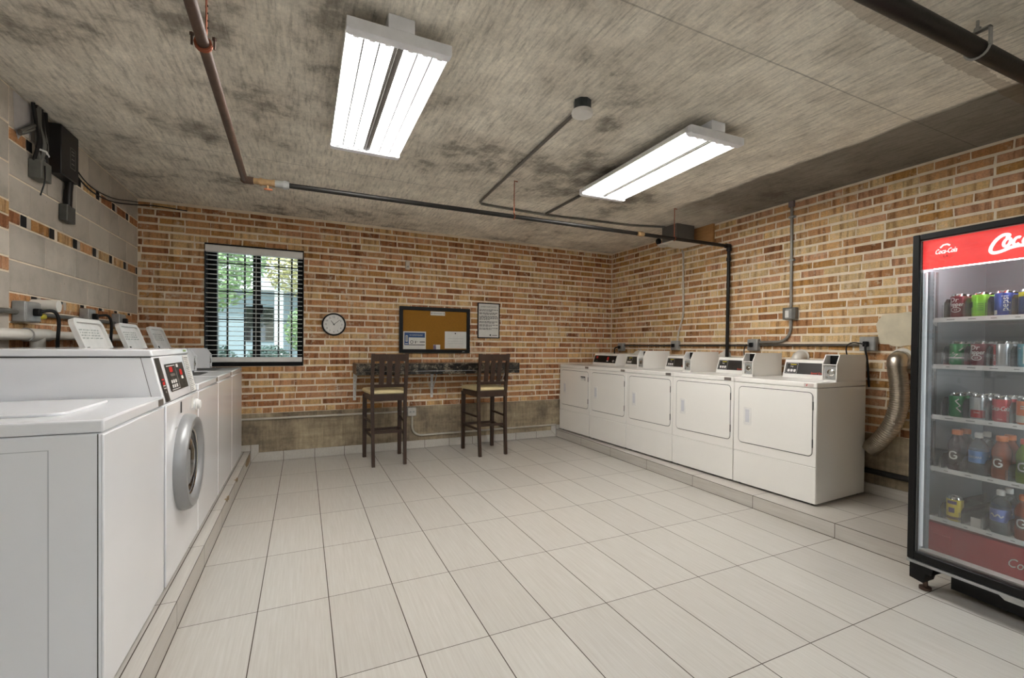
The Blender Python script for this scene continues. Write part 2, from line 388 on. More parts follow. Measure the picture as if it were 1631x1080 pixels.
M['door_glass'] = glassy('fridge_door_glass', (0.95, 0.96, 0.96, 1), 1.2, 0.01, 0.05)
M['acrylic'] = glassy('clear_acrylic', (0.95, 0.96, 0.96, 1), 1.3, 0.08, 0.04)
M['dark_glass'] = mat('dark_door_glass', rgb(26, 26, 27), 0.06, 0, 0.1, 5, coat=1.0)
M['yellow'] = mat('yellow_plastic', rgb(206, 190, 30), 0.4)

# ------------------------------------------------------------------ room numbers (metres)
XL, XR, YB, YF, ZC = -0.941, 4.589, 1.26, -6.6, 2.62
PL, PR = 0.0, 12 * U                       # the two tiled kerbs' faces
ZL, ZR = 0.12, 0.10                        # their heights

# floor, kerbs, ceiling -----------------------------------------------------
b = WB(); b.box(XL - .2, XR + .2, YF - .2, YB + .2, -0.12, 0.0); struct(b.build('floor', M['floor'], smooth=False))
kt = m_tile('kerb_tile', True, True, ((0, 0.0), (0, -0.0605)))
kf = m_tile('kerb_face_tile', False, True, ((2, 0.119), (2, 0.001)))
b = WB(); b.box(XL, PL - .0005, -5.2, YB - .012, 0.0, ZL); b.mi = [1 if i == 5 else 0 for i in range(6)]
o = b.build('trim_1', [kt, kf], smooth=False); struct(o)
kt2 = m_tile('kerb_top_tile', True, True, ((0, PR),)); kf2 = m_tile('kerb_side_tile', False, True, ((2, 0.0985), (2, 0.001)))
b = WB(); b.box(PR + .0005, XR, -2.925, YB - .012, 0.0, ZR); b.mi = [1 if i == 4 else 0 for i in range(6)]
struct(b.build('trim_2', [kt2, kf2], smooth=False))
b = WB(); b.box(XL - .2, XR + .2, YF - .2, YB + .2, ZC, ZC + .15); struct(b.build('ceiling', M['ceiling'], smooth=False))
# chipped and broken tile at the far end of the left kerb
b = WB()
pts = [(.0008, 1.19, .118), (.0008, .86, .119), (.0008, .74, .10), (.0008, .80, .07), (.0008, .86, .045), (.0008, 1.02, .03), (.0008, 1.16, .035)]
b.add(pts, [tuple(range(len(pts)))])
for (y, l, d) in ((.10, .12, .03), (-.42, .14, .028)):
    q = [(.0008, y, .119), (.0008, y + l, .119), (.0008, y + l * .8, .119 - d), (.0008, y + l * .5, .119 - d * .5), (.0008, y + l * .3, .119 - d * .9)]
    b.add(q, [tuple(range(5))])
    q = [(.0, y, .1206), (.0, y + l, .1206), (-.012, y + l * .7, .1206), (-.006, y + l * .5, .1206), (-.02, y + l * .3, .1206)]
    b.add(q, [tuple(range(5))])
struct(b.build('chipped_edge', mat('broken_tile_bed', rgb(150, 128, 100), .9, 0, .35, 30), bpy.data.objects['trim_1']))

# brick walls ---------------------------------------------------------------
PAL = [((186, 142, 106), 6), ((180, 132, 96), 5), ((196, 154, 114), 5), ((206, 172, 128), 4), ((160, 114, 84), 3), ((194, 150, 118), 4), ((184, 142, 94), 3), ((150, 106, 78), 1), ((212, 182, 138), 3)]
PALR = [((194, 156, 116), 6), ((190, 148, 110), 5), ((204, 168, 124), 5), ((210, 182, 136), 5), ((172, 130, 94), 2), ((198, 156, 126), 4), ((180, 140, 90), 3), ((146, 106, 76), 1), ((214, 190, 148), 4)]
PALW = [c for c, n in PAL for _ in range(n)]; PALRW = [c for c, n in PALR for _ in range(n)]
def brick_col(dark=0.0, pal=None):
    r, g, bb = random.choice(pal or PALW); k = random.uniform(0.95, 1.04) * (1 - dark)
    return rgb(min(255, r * k + 1), min(255, (g - 4) * k), min(255, (bb - 9) * k))
def bricks(mb, u0, u1, z0, z1, pt, holes=(), course=0.0727, length=0.207, j=0.0205, prot=0.0025, pal=None):
    """pt(u, z, d): world point, d metres proud of the mortar"""
    nrow = int(round((z1 - z0) / course))
    for r in range(nrow):
        za = z0 + r * course; zb = min(za + course - j, z1)
        u = u0 - random.uniform(0, 0.2)
        while u < u1:
            L = length if random.random() > 0.16 else length * 0.5
            L += random.uniform(-.006, .006); a, e = max(u, u0 + .002), min(u + L - random.choice((.005, .009, .013)), u1 - .002); u += L
            if e - a < 0.02: continue
            segs = [(a, e)]
            for (ha, hb, hz0, hz1) in holes:
                if zb > hz0 + .012 and za < hz1 - .012:
                    ns = []
                    for (p, q) in segs:
                        if q <= ha or p >= hb: ns.append((p, q)); continue
                        if p < ha - .02: ns.append((p, ha - .003))
                        if q > hb + .02: ns.append((hb + .003, q))
                    segs = ns
            for (p, q) in segs:
                J = lambda s=.0026: random.uniform(-s, s)
                c = [(p + J(), za + J()), (q + J(), za + J()), (q + J(), zb + J()), (p + J(), zb + J())]
                d = prot + random.uniform(-.0012, .0015); i_ = .0025; mu, mz = (p + q) / 2, (za + zb) / 2
                base = [pt(x, z, 0) for x, z in c]
                top = [pt(x + (i_ if x < mu else -i_), z + (i_ if z < mz else -i_), d) for x, z in c]
                mb.cur = 0; mb.col = brick_col(0, pal)
                mb.add(base + top, [(4, 5, 6, 7), (0, 1, 5, 4), (1, 2, 6, 5), (2, 3, 7, 6), (3, 0, 4, 7)])
def plane_rects(mb, u0, u1, z0, z1, pt, hole=None):
    mb.cur = 1; mb.col = (1, 1, 1, 1)
    rs = [(u0, u1, z0, z1)]
    if hole: ha, hb, hc, hd = hole; rs = [(u0, ha, z0, z1), (hb, u1, z0, z1), (ha, hb, z0, hc), (ha, hb, hd, z1)]
    for (a, b_, c, d) in rs: mb.add([pt(a, c, 0), pt(b_, c, 0), pt(b_, d, 0), pt(a, d, 0)], [(0, 1, 2, 3)])
WX0, WX1, WZ0, WZ1 = -0.407, 0.490, 1.010, 2.252         # window opening
ptB = lambda u, z, d: (u, YB + .006 - d, z)
b = WB(); plane_rects(b, XL - .1, XR + .1, -.05, ZC + .02, ptB, (WX0, WX1, WZ0, WZ1))
bricks(b, XL, XR, .512, ZC - .03, ptB, [(WX0, WX1, WZ0, WZ1)])
b.cur = 1; b.col = (1, 1, 1, 1)
b.box(XL - .1, WX0, YB + .012, YB + .30, -.05, ZC + .02); b.box(WX1, XR + .1, YB + .012, YB + .30, -.05, ZC + .02)
b.box(WX0, WX1, YB + .012, YB + .30, -.05, WZ0); b.box(WX0, WX1, YB + .012, YB + .30, WZ1, ZC + .02)
wall_back = struct(b.build('wall_back', [M['brick'], M['mortar']], smooth=False))
ptR = lambda u, z, d: (XR + .006 - d, -u, z)
b = WB(); plane_rects(b, -YB, -YF, -.05, ZC + .02, ptR)
bricks(b, -YB + .004, 4.9, .585, ZC - .02, ptR, prot=.0028, pal=PALRW)
b.cur = 1; b.col = (1, 1, 1, 1); b.box(XR + .012, XR + .2, YF, YB + .1, -.05, ZC + .02)
wall_right = struct(b.build('wall_right', [M['brick'], M['mortar']], smooth=False))
# rough trowelled patch and old chisel line on the right wall
b = WB(); pr = []
for i in range(72):
    a = 2 * PI * i / 72; rx, rz = .128, .122
    k = 1 / (abs(math.cos(a)) ** 5 + abs(math.sin(a)) ** 5) ** .2 * (1 + .05 * math.sin(3 * a + 1) + .035 * math.sin(7 * a) + random.uniform(-.025, .025))
    pr.append((XR - .004, -2.335 + rx * k * math.cos(a), 1.402 + rz * k * math.sin(a)))
b.prism(pr, (-.004, 0, 0)); b.build('plaster_patch', M['plaster'], wall_right)

# left wall: grey blocks with courses of hollow brick between
b = WB(); ptL = lambda u, z, d: (XL - .005 + d, u, z)
plane_rects(b, YF, YB + .01, -.05, ZC + .02, ptL)
def lblock(u0, u1, z0, z1, kind):
    c = [(u0, z0), (u1, z0), (u1, z1), (u0, z1)]; d = .005 + random.uniform(-.001, .001); i_ = .003
    if kind == 'hole':
        b.cur = 3; b.col = (1, 1, 1, 1); d = .0025; b.add([ptL(x, z, d) for x, z in c], [(0, 1, 2, 3)]); return
    mu, mz = (u0 + u1) / 2, (z0 + z1) / 2
    top = [ptL(x + (i_ if x < mu else -i_), z + (i_ if z < mz else -i_), d) for x, z in c]
    if kind == 'brick': b.cur = 0; b.col = brick_col()
    else:
        k = random.uniform(.93, 1.03); b.cur = 2; b.col = rgb(196 * k, 187 * k, 174 * k)
    b.add([ptL(x, z, 0) for x, z in c] + top, [(4, 5, 6, 7), (0, 1, 5, 4), (1, 2, 6, 5), (2, 3, 7, 6), (3, 0, 4, 7)])
YJ = -0.835                                   # the toothed joint where the courses change
def blockrow(z0, z1, off, y0=YJ, y1=YB):
    u = y0 - off
    while u < y1:
        a, e = max(u, y0), min(u + .392, y1)
        if e - a > .02: lblock(a, e, z0, z1, 'block')
        u += .402
for z0, z1, off in ((2.408, 2.612, .2), (2.150, 2.332, .0), (1.966, 2.142, .2), (1.694, 1.882, .02), (1.516, 1.686, .22)): blockrow(z0, z1, off)
for z0, z1, ph in ((2.340, 2.400, .05), (1.892, 1.956, .11), (1.450, 1.508, .0)):
    u = YJ - ph
    while u < YB:
        for (w, kd) in ((.205, 'brick'), (.012, None), (.062, 'hole'), (.045, 'block' if random.random() < .5 else None)):
            a, e = max(u, YJ), min(u + w, YB)
            if kd and e - a > .015: lblock(a, e, z0, z1, kd)
            u += w
z = .12
while z < 1.435:
    u = YJ - random.uniform(0, .2)
    while u < YB:
        a, e = max(u, YJ), min(u + .197, YB); u += .207
        if e - a > .02: lblock(a, e, z, z + .062, 'brick')
    z += .0727
for z0, z1, kd in ((2.42, 2.612, 'block'), (2.21, 2.412, 'block'), (2.008, 2.202, 'block'), (1.928, 1.998, 'brick'), (1.848, 1.918, 'brick'), (1.706, 1.838, 'block'), (1.626, 1.696, 'brick'), (1.42, 1.616, 'block'), (1.21, 1.41, 'block'), (1.0, 1.2, 'block'), (.13, .99, 'block')):
    u = YJ - .01
    while u > -4.2:
        L = .392 if kd == 'block' else .2
        lblock(u - L, u, z0, z1, kd); u -= L + .01
b.cur = 1; b.col = (1, 1, 1, 1); b.box(XL - .2, XL - .011, YF, YB + .1, -.05, ZC + .02)
wall_left = struct(b.build('wall_left', [M['brick'], M['mortar'], M['block'], M['hole']], smooth=False))
b = WB(); b.add([(XL + .003, y, z) for (y, z) in ((-.815, 2.61), (-.52, 2.61), (-.60, 2.52), (-.63, 2.44), (-.72, 2.41), (-.765, 2.36), (-.80, 2.42))], [tuple(range(7))])
b.build('plaster_patch', M['grey_plaster'], wall_left)
b = WB(); b.box(XL - .2, XR + .2, YF - .2, YF, -.05, ZC + .02); struct(b.build('wall_front', M['paint'], smooth=False))

# concrete foundation under the brick ----------------------------------------
b = WB(); b.box(XL, XR, YB - .004, YB + .02, 0, .508); b.box(XR - .004, XR + .02, YF, YB, 0, .578)
struct(b.build('trim_3', M['base'], smooth=False))
# tile skirting with mitred corners -------------------------------------------
bt = m_tile('skirting_tile', True, False, ())
b = WB(); y0, y1 = YB - .014, YB - .004
def board(poly): b.prism([(x, y0, z) for x, z in poly], (0, y1 - y0, 0))
board([(.002, .002), (PR - .002, .002), (PR - .075, .088), (.075, .098)])
board([(-.001, .004), (.072, .1), (.072, .183), (-.001, .183)]); board([(XL + .002, ZL + .002), (-.004, ZL + .002), (-.004, .183), (XL + .002, .183)])
board([(PR - .072, .09), (PR + .001, .004), (PR + .001, .158), (PR - .072, .158)]); board([(PR + .004, ZR + .002), (XR - .01, ZR + .002), (XR - .01, .158), (PR + .004, .158)])
struct(b.build('baseboard_back', bt, smooth=False))
b = WB(); b.box(XR - .018, XR - .005, -2.93, YB - .02, ZR + .001, .182); b.box(XR - .018, XR - .005, YF, -2.93, 0.001, .09)
struct(b.build('baseboard_right', m_tile('skirting_tile_right', False, True), smooth=False))

# ------------------------------------------------------------------ window, blind, grille
W1 = bpy.data.objects.new('window_1', None); COL.objects.link(W1); W1.location = (.04, YB + .2, WZ0); WM[W1] = Matrix.Translation(W1.location); struct(W1)
fr = mat('black_window_frame', rgb(12, 11, 11), .5, spec=.2)
b = WB()
yf = YB + .16
b.box(WX0, WX0 + .082, yf, yf + .07, WZ0, WZ1); b.box(WX1 - .06, WX1, yf, yf + .07, WZ0, WZ1)
b.box(WX0, WX1, yf, yf + .07, WZ1 - .05, WZ1); b.box(WX0, WX1, yf, yf + .07, WZ0, WZ0 + .07)
b.box(.00, .072, yf - .01, yf + .07, WZ0, WZ1)
b.build('window_frame', fr, W1, .003)
b = WB(); b.box(WX0 - .001, WX0 + .004, YB - .005, YB + .24, WZ0, WZ1); b.box(WX1 - .005, WX1 + .002, YB - .008, YB + .24, WZ0, WZ1)
b.box(WX0, WX1, YB - .008, YB + .24, WZ1 - .012, WZ1 + .001); b.box(WX0, WX1, YB - .008, YB + .24, WZ0 - .001, WZ0 + .038)
b.build('window_reveal', fr, W1)
b = WB(); b.box(WX0 + .05, .005, yf + .03, yf + .036, WZ0 + .06, WZ1 - .045); b.build('window_pane', M['glass'], W1)
b = WB(); b.box(.068, WX1 - .045, yf + .03, yf + .036, WZ0 + .06, WZ1 - .045); b.build('window_pane', M['glass'], W1)
b = WB(); b.box(.045, .095, yf - .035, yf - .008, 1.56, 1.66); b.sphere((.088, yf - .025, 1.615), .022, 10, 6); b.build('window_latch', fr, W1, .004)

bl = thing('window_blind', 'white horizontal slat blind, slats open, hanging in the black-framed window', 'blind', (.04, YB + .03, WZ0 + .04))
b = WB(); b.box(WX0 + .004, WX1 - .008, YB - .012, YB + .055, 2.168, 2.238); b.build('head_rail', M['white'], bl, .004)
b = WB(); b.box(WX0 + .006, WX1 - .01, YB + .0, YB + .052, 1.049, 1.102); b.build('bottom_rail', M['white'], bl, .006)
proto = None
for i in range(22):
    zz = 1.127 + i * .0482
    if proto is None:
        b = WB(); n = 6
        top = [(WX0 + .008, YB + .002 + .048 * k / n, zz + .004 * math.sin(PI * k / n)) for k in range(n + 1)]
        prof = top + [(p[0], p[1], p[2] - .0028) for p in reversed(top)]
        b.prism(prof, (WX1 - WX0 - .02, 0, 0)); proto = b.build('slat', M['white'], bl)
    else:
        o = proto.copy(); COL.objects.link(o); o.location = (0, 0, i * .0482); o.parent = bl
for x in (WX0 + .115, .04, WX1 - .13):
    b = WB(); b.tube([(x, YB - .001, 1.10), (x, YB - .001, 2.17)], .0013, 6); b.tube([(x, YB + .053, 1.10), (x, YB + .053, 2.17)], .0013, 6); b.build('ladder_cord', M['white'], bl)

gr = thing('window_grille', 'dark steel security grille of thin bars outside the window glass', 'grille', (.04, YB + .27, WZ0))
for x in (-.245, -.085, .24, .37):
    b = WB(); b.box(x - .008, x + .008, YB + .262, YB + .278, WZ0 + .02, WZ1 - .02); b.build('bar', M['iron'], gr)
for z in (1.17, 1.50, 1.80, 2.10):
    b = WB(); b.box(WX0, WX1, YB + .258, YB + .282, z - .006, z + .006); b.build('cross_rail', M['iron'], gr)

# ------------------------------------------------------------------ clock
ck = thing('wall_clock', 'round black-rimmed clock with white face on the brick wall', 'clock', (.797, YB - .02, 1.466))
yk = YB - .004
fk = lambda x, y: (.797 + x, yk - .0245, 1.466 + y)
b = WB(); b.lathe([(.0, 0), (.126, 0), (.127, .02), (.124, .036), (.116, .038), (.109, .030), (.109, .022)], (.797, yk, 1.466), (0, -1, 0), 48); b.build('rim', M['black'], ck)
b = WB(); b.lathe([(.110, .0235), (.0, .0236)], (.797, yk, 1.466), (0, -1, 0), 48); b.build('face', M['white'], ck)
b = WB()
for h in range(1, 13):
    a = math.radians(90 - 30 * h); b.text(str(h), .027, lambda x, y, a=a: fk(.082 * math.cos(a) + x, .082 * math.sin(a) - .0095 + y), 'CENTER')
for k in range(60):
    a = math.radians(6 * k); r0 = .100 if k % 5 else .097; b.ribbon([(r0 * math.cos(a), r0 * math.sin(a)), (.105 * math.cos(a), .105 * math.sin(a))], .0012, fk)
b.build('numerals', M['ink'], ck)
fk2 = lambda x, y: (.797 + x, yk - .027, 1.466 + y)
def hand(nm, deg, L, w):
    a = math.radians(90 - deg); b = WB(); b.ribbon([(-.012 * math.cos(a), -.012 * math.sin(a)), (L * math.cos(a), L * math.sin(a))], [w, w * .6], fk2); b.build(nm, M['black'], ck)
hand('hour_hand', -36, .052, .0075); hand('minute_hand', 50, .082, .0055)
b = WB(); b.lathe([(.005, .023), (.005, .029), (0, .029)], (.797, yk, 1.466), (0, -1, 0), 14); b.build('hub', M['black'], ck)

# ------------------------------------------------------------------ notice board and papers
nb = thing('notice_board', 'black framed cork notice board hung above the two bar stools', 'notice board', (1.95, YB - .02, 1.15))
x0, x1, z0, z1 = 1.514, 2.389, 1.152, 1.706; yq = YB - .002
b = WB()
for (a, e, c, d) in ((x0, x1, z1 - .042, z1), (x0, x1, z0, z0 + .042), (x0, x0 + .042, z0 + .042, z1 - .042), (x1 - .042, x1, z0 + .042, z1 - .042)): b.box(a, e, yq - .03, yq, c, d)
b.build('frame', M['black'], nb, .003)
b = WB(); b.box(x0 + .04, x1 - .04, yq - .014, yq, z0 + .04, z1 - .04); b.build('cork_panel', M['cork'], nb)
b = WB(); b.box(x1 - .10, x1 - .068, yq - .0308, yq - .03, z0 + .012, z0 + .02); b.build('maker_mark', M['silver'], nb)
yp = yq - .0142
def sheet(name, label, x0, x1, z0, z1, m=None, y=yp, th=.0012, cat='paper'):
    b = WB(); b.box(x0, x1, y - th, y, z0, z1); o = thing(name, label, cat, ((x0 + x1) / 2, y, z0)); b.build('sheet', m or M['paper'], o); return o, (lambda u, v: (x0 + u, y - th - .0004, z0 + v))
o, f = sheet('flyer', 'blue and white flyer with no coins headline pinned on cork board', 1.562, 1.832, 1.196, 1.408)
b = WB(); b.flat([(.013, .048), (.064, .048), (.064, .198), (.013, .198)], f); b.flat([(.064, .140), (.258, .140), (.258, .198), (.064, .198)], f); b.build('blue_print', M['blue'], o)
f2 = lambda u, v: (f(u, v)[0], f(u, v)[1] - .0003, f(u, v)[2])
b = WB(); b.text('NO COINS REQUIRED', .020, lambda x, y: f2(.074 + x, .162 + y), squeeze=.80); b.flat(rrect(.026, .052, .090, .165, .004), f2); b.flat([(.02, .06), (.055, .06), (.055, .07), (.02, .07)], f2); b.build('white_print', M['paper'], o)
b = WB(); b.flat([(.030, .098), (.048, .098), (.048, .158), (.030, .158)], lambda u, v: (f(u, v)[0], f(u, v)[1] - .0005, f(u, v)[2])); b.build('phone_picture', M['grey_ink'], o)
b = WB(); b.flat([(.064, .048), (.258, .048), (.258, .056), (.064, .056)], f); b.flat([(.195, .082), (.258, .082), (.258, .092), (.195, .092)], f)
for cx in (.100,):
    b.ribbon([(cx + .017 * math.cos(k * PI / 8), .085 + .017 * math.sin(k * PI / 8)) for k in range(17)], .006, f)
b.flat([(.14, .07), (.15, .07), (.15, .098), (.14, .098)], f); b.ribbon([(.156, .085), (.163, .094), (.17, .085), (.178, .092)], .004, f)
b.build('dark_print', M['ink'], o)
o, f = sheet('paper_sheet', 'white lined paper sheet pinned at lower right of cork board', 2.068, 2.346, 1.206, 1.418)
b = WB(); b.flat([(.134 + .009 * math.cos(k * PI / 6), .188 + .009 * math.sin(k * PI / 6)) for k in range(12)], f)
b.build('badge_print', M['ink'], o)
b = WB()
for v in (.125, .092, .066): b.ribbon([(.035, v), (.235, v)], .002, f)
b.build('ruled_lines', M['grey_ink'], o)
o, f = sheet('label_strip', 'small white title strip at top of the cork board', 1.888, 2.068, 1.610, 1.658)
b = WB(); b.ribbon([(.03, .024), (.15, .024)], .006, f); b.flat([(.008, .016), (.02, .016), (.02, .032), (.008, .032)], f); b.flat([(.16, .016), (.172, .016), (.172, .032), (.16, .032)], f); b.build('print_marks', M['grey_ink'], o)
o, f = sheet('business_card', 'small purple and white card at bottom of the cork board', 1.925, 2.010, 1.196, 1.252)
b = WB(); b.flat([(0, 0), (.035, 0), (.03, .056), (0, .05)], f); b.build('colour_print', mat('purple_print', rgb(110, 96, 120), .6), o)
nt_ = thing('wall_notice', 'tall white notice in thin black frame right of the cork board', 'notice', (2.648, YB - .01, 1.343))
x0, x1, z0, z1 = 2.497, 2.800, 1.343, 1.795
b = WB()
for (a, e, c, d) in ((x0, x1, z1 - .012, z1), (x0, x1, z0, z0 + .012), (x0, x0 + .012, z0, z1), (x1 - .012, x1, z0, z1)): b.box(a, e, yq - .014, yq, c, d)
b.build('frame', M['black'], nt_)
b = WB(); b.box(x0 + .01, x1 - .01, yq - .008, yq, z0 + .01, z1 - .01); b.build('sheet', M['paper'], nt_)
fn = lambda u, v: (x0 + u, yq - .0084, z0 + v)
b = WB(); b.text('LAUNDRY ROOM COURTESY', .0245, lambda x, y: fn(.152 + x, .395 + y), 'CENTER', squeeze=.70); b.build('title_lettering', M['ink'], nt_)
b = WB(); v = .365
rr = random.Random(4)
for para in (2, 2, 4, 2, 2, 2):                       # too small to read in the photo: word-length strokes
    for k in range(para):
        u = .024; end = .275 if k < para - 1 else rr.uniform(.15, .24)
        while u < end:
            w = rr.uniform(.012, .04); b.ribbon([(u, v), (min(u + w, .279), v)], .0075, fn); u += w + .007
        v -= .0145
    v -= .0125
b.build('paragraph_lettering', M['ink'], nt_); b = WB()
b.flat([(.175 + .010 * math.cos(k * PI / 6), .040 + .012 * math.sin(k * PI / 6)) for k in range(12)], fn); b.ribbon([(.20, .038), (.272, .038)], .007, fn)
b.build('badge_print', M['ink'], nt_)
sw = thing('wall_sensor', 'small white plastic sensor high on brick between window and board', 'sensor', (1.608, YB - .01, 2.14))
b = WB(); b.box(1.582, 1.634, YB - .026, YB, 2.142, 2.25); b.build('housing', mat('dusty_white', rgb(196, 184, 166), .5), sw, .008)
b = WB(); b.sphere((1.608, YB - .026, 2.175), .012, 12, 6); b.build('lens', M['grey_ink'], sw)

# ------------------------------------------------------------------ wall counter on brackets
ct = thing('wall_counter', 'black marbled laminate counter fixed to the brick wall behind the stools', 'counter', (1.96, 1.05, .9))
b = WB(); b.box(1.0, 2.912, .86, YB - .012, .955, 1.040); b.box(1.0, 2.912, .86, .885, .915, .953); b.build('counter_top', M['marble'], ct, .004)
b = WB(); b.box(.998, 1.0, .872, YB - .012, .92, 1.036); b.build('end_board', m_wood('raw_end_board', rgb(104, 84, 66), rgb(140, 114, 90), .7), ct)
b = WB(); b.ribbon([(1.62, .9535), (2.34, .9535)], .005, lambda x, y: (x, .8585, y)); b.build('edge_highlight', M['silver'], ct)  # painted highlight along the middle of the counter's front edge
for x in (1.02, 1.91, 2.78):
    b = WB(); b.box(x - .016, x + .016, YB - .016, YB - .012, .61, .955); b.box(x - .016, x + .016, .93, YB - .012, .950, .955)
    b.bar((x, YB - .016, .66), (x, .98, .948), .018, .006, (1, 0, 0)); k = b.build('bracket', M['white'], ct)
    for z in (.65, .74, .83, .92):
        b = WB(); b.cyl((x, YB - .016, z), (x, YB - .019, z), .005, 8); b.build('screw', M['steel'], k)

# ------------------------------------------------------------------ bar stools (back towards the camera, +y faces the counter)
def make_stool(label):
    t = thing('bar_stool', label, 'stool', (0, 0, 0), 0, 'dark bar stools at the wall counter')
    wd = M['wood_dark']
    for s in (-1, 1):                                  # front legs stand under the counter
        b = MB(); b.hexa([(s * .19 - .019, .212, 0), (s * .19 + .019, .212, 0), (s * .19 + .019, .25, 0), (s * .19 - .019, .25, 0)], [(s * .19 - .022, .205, .70), (s * .19 + .022, .205, .70), (s * .19 + .022, .25, .70), (s * .19 - .022, .25, .70)]); b.build('front_leg', wd, t, .003)
    for s in (-1, 1):                                  # rear legs run up into the back posts
        b = MB(); prof = [(-.245, 0), (-.215, .35), (-.20, .70), (-.225, .92), (-.268, 1.155)]
        for (ya, za), (yb, zb) in zip(prof, prof[1:]):
            xa = s * (.158 + .012 * min(1, za)); xb = s * (.158 + .012 * min(1, zb)); h = .016
            b.hexa([(xa - h, ya - .018, za), (xa + h, ya - .018, za), (xa + h, ya + .018, za), (xa - h, ya + .018, za)], [(xb - h, yb - .018, zb), (xb + h, yb - .018, zb), (xb + h, yb + .018, zb), (xb - h, yb + .018, zb)])
        b.build('rear_leg', wd, t)
    b = MB()
    b.box(-.152, .152, -.218, -.196, .665, .735); b.box(-.17, .17, .222, .244, .665, .735)
    for s in (-1, 1): b.hexa([(s * .165 - .01, -.2, .665), (s * .165 + .01, -.2, .665), (s * .19 + .01, .22, .665), (s * .19 - .01, .22, .665)], [(s * .165 - .01, -.2, .735), (s * .165 + .01, -.2, .735), (s * .19 + .01, .22, .735), (s * .19 - .01, .22, .735)])
    b.build('seat_frame', wd, t, .003)
    b = MB(); ring = []
    out = rrect(-1, 1, -1, 1, .22, 4)
    def lay(k, z): return [(x * (.205 + .02 * y) * k, (.028 + y * .228 * k), z) for x, y in out]
    ls = [lay(.97, .733), lay(1.0, .742), lay(1.0, .757), lay(.95, .770), lay(.80, .778), lay(.4, .782)]
    n = len(out); b.add([p for l in ls for p in l], [(i * n + k, i * n + (k + 1) % n, (i + 1) * n + (k + 1) % n, (i + 1) * n + k) for i in range(len(ls) - 1) for k in range(n)] + [tuple(range((len(ls) - 1) * n, len(ls) * n))])
    b.build('seat_cushion', M['cushion'], t)
    def curved(z0, z1, y, th, nm, bow=.018):
        b = MB(); m = 8
        for k in range(m):
            xa = -.156 + .312 * k / m; xb = -.156 + .312 * (k + 1) / m
            ya = y - bow * (1 - (xa / .156) ** 2) * -1; yb = y - bow * (1 - (xb / .156) ** 2) * -1
            b.hexa([(xa, ya - th / 2, z0), (xb, yb - th / 2, z0), (xb, yb + th / 2, z0), (xa, ya + th / 2, z0)], [(xa, ya - .012 - th / 2, z1), (xb, yb - .012 - th / 2, z1), (xb, yb + th / 2 - .012, z1), (xa, ya + th / 2 - .012, z1)])
        b.build(nm, wd, t)
    curved(1.075, 1.150, -.262, .022, 'top_rail'); curved(.805, .838, -.212, .02, 'lower_rail')
    for x in (-.078, 0, .078):
        b = MB(); q = .018 * (1 - (x / .156) ** 2)
        b.hexa([(x - .026, -.220 + q, .835), (x + .026, -.220 + q, .835), (x + .026, -.208 + q, .835), (x - .026, -.208 + q, .835)], [(x - .026, -.264 + q, 1.08), (x + .026, -.264 + q, 1.08), (x + .026, -.252 + q, 1.08), (x - .026, -.252 + q, 1.08)])
        b.build('back_slat', wd, t)
    for nm, p, q in (('front_stretcher', (-.17, .23, .30), (.17, .23, .30)), ('rear_stretcher', (-.15, -.212, .345), (.15, -.212, .345))):
        b = MB(); b.bar(p, q, .018, .03); b.build(nm, wd, t)
    for s in (-1, 1):
        b = MB(); b.bar((s * .163, -.21, .30), (s * .19, .225, .30), .016, .024); b.bar((s * .164, -.205, .44), (s * .19, .225, .44), .016, .02); b.build('side_stretcher', wd, t)
    return t
st = make_stool('dark wood bar stool with cream seat, nearer the clock and window')
st.location = (1.297, .812, 0); st.rotation_euler = (0, 0, 0)
dup(st, (2.437, .800, 0), math.radians(1.5), 'dark wood bar stool with cream seat, below the tall framed notice')

# ------------------------------------------------------------------ laundry machines (local: x along the front left to right, y into the wall, z up)
en, ew = M['enamel'], M['enamel_warm']
def rounded_panel(b, x0, x1, z0, z1, r, y, th):
    b.prism([(x, y, z) for x, z in rrect(x0, x1, z0, z1, r, 5)], (0, -th, 0))
def frame_line(b, x0, x1, z0, z1, r, y, w):
    p = rrect(x0, x1, z0, z1, r, 5); p.append(p[0]); p.append(p[1]); b.ribbon(p, w, lambda x, z: (x, y, z))
def cabinet(t, m, W=.684, D=.67, H=.905, top=.962):
    b = MB(); b.box(0, W, .006, D, .014, top - .042); b.build('body', m, t, .006)
    b = MB(); b.box(0, W, 0, D + .004, top - .04, top - .005 + .005); b.build('top_panel', m, t, .007, seg=3)
    for x in (.04, W - .04):
        for y in (.05, D - .05):
            b = MB(); b.cyl((x, y, 0), (x, y, .016), .018, 12); b.build('levelling_foot', M['rubber'], t)
def maker_plate(t, W, top, m=None):
    b = MB(); b.box(W - .092, W - .024, -.0022, .0, top - .033, top - .007); k = b.build('maker_plate', m or M['plate'], t)
    return k
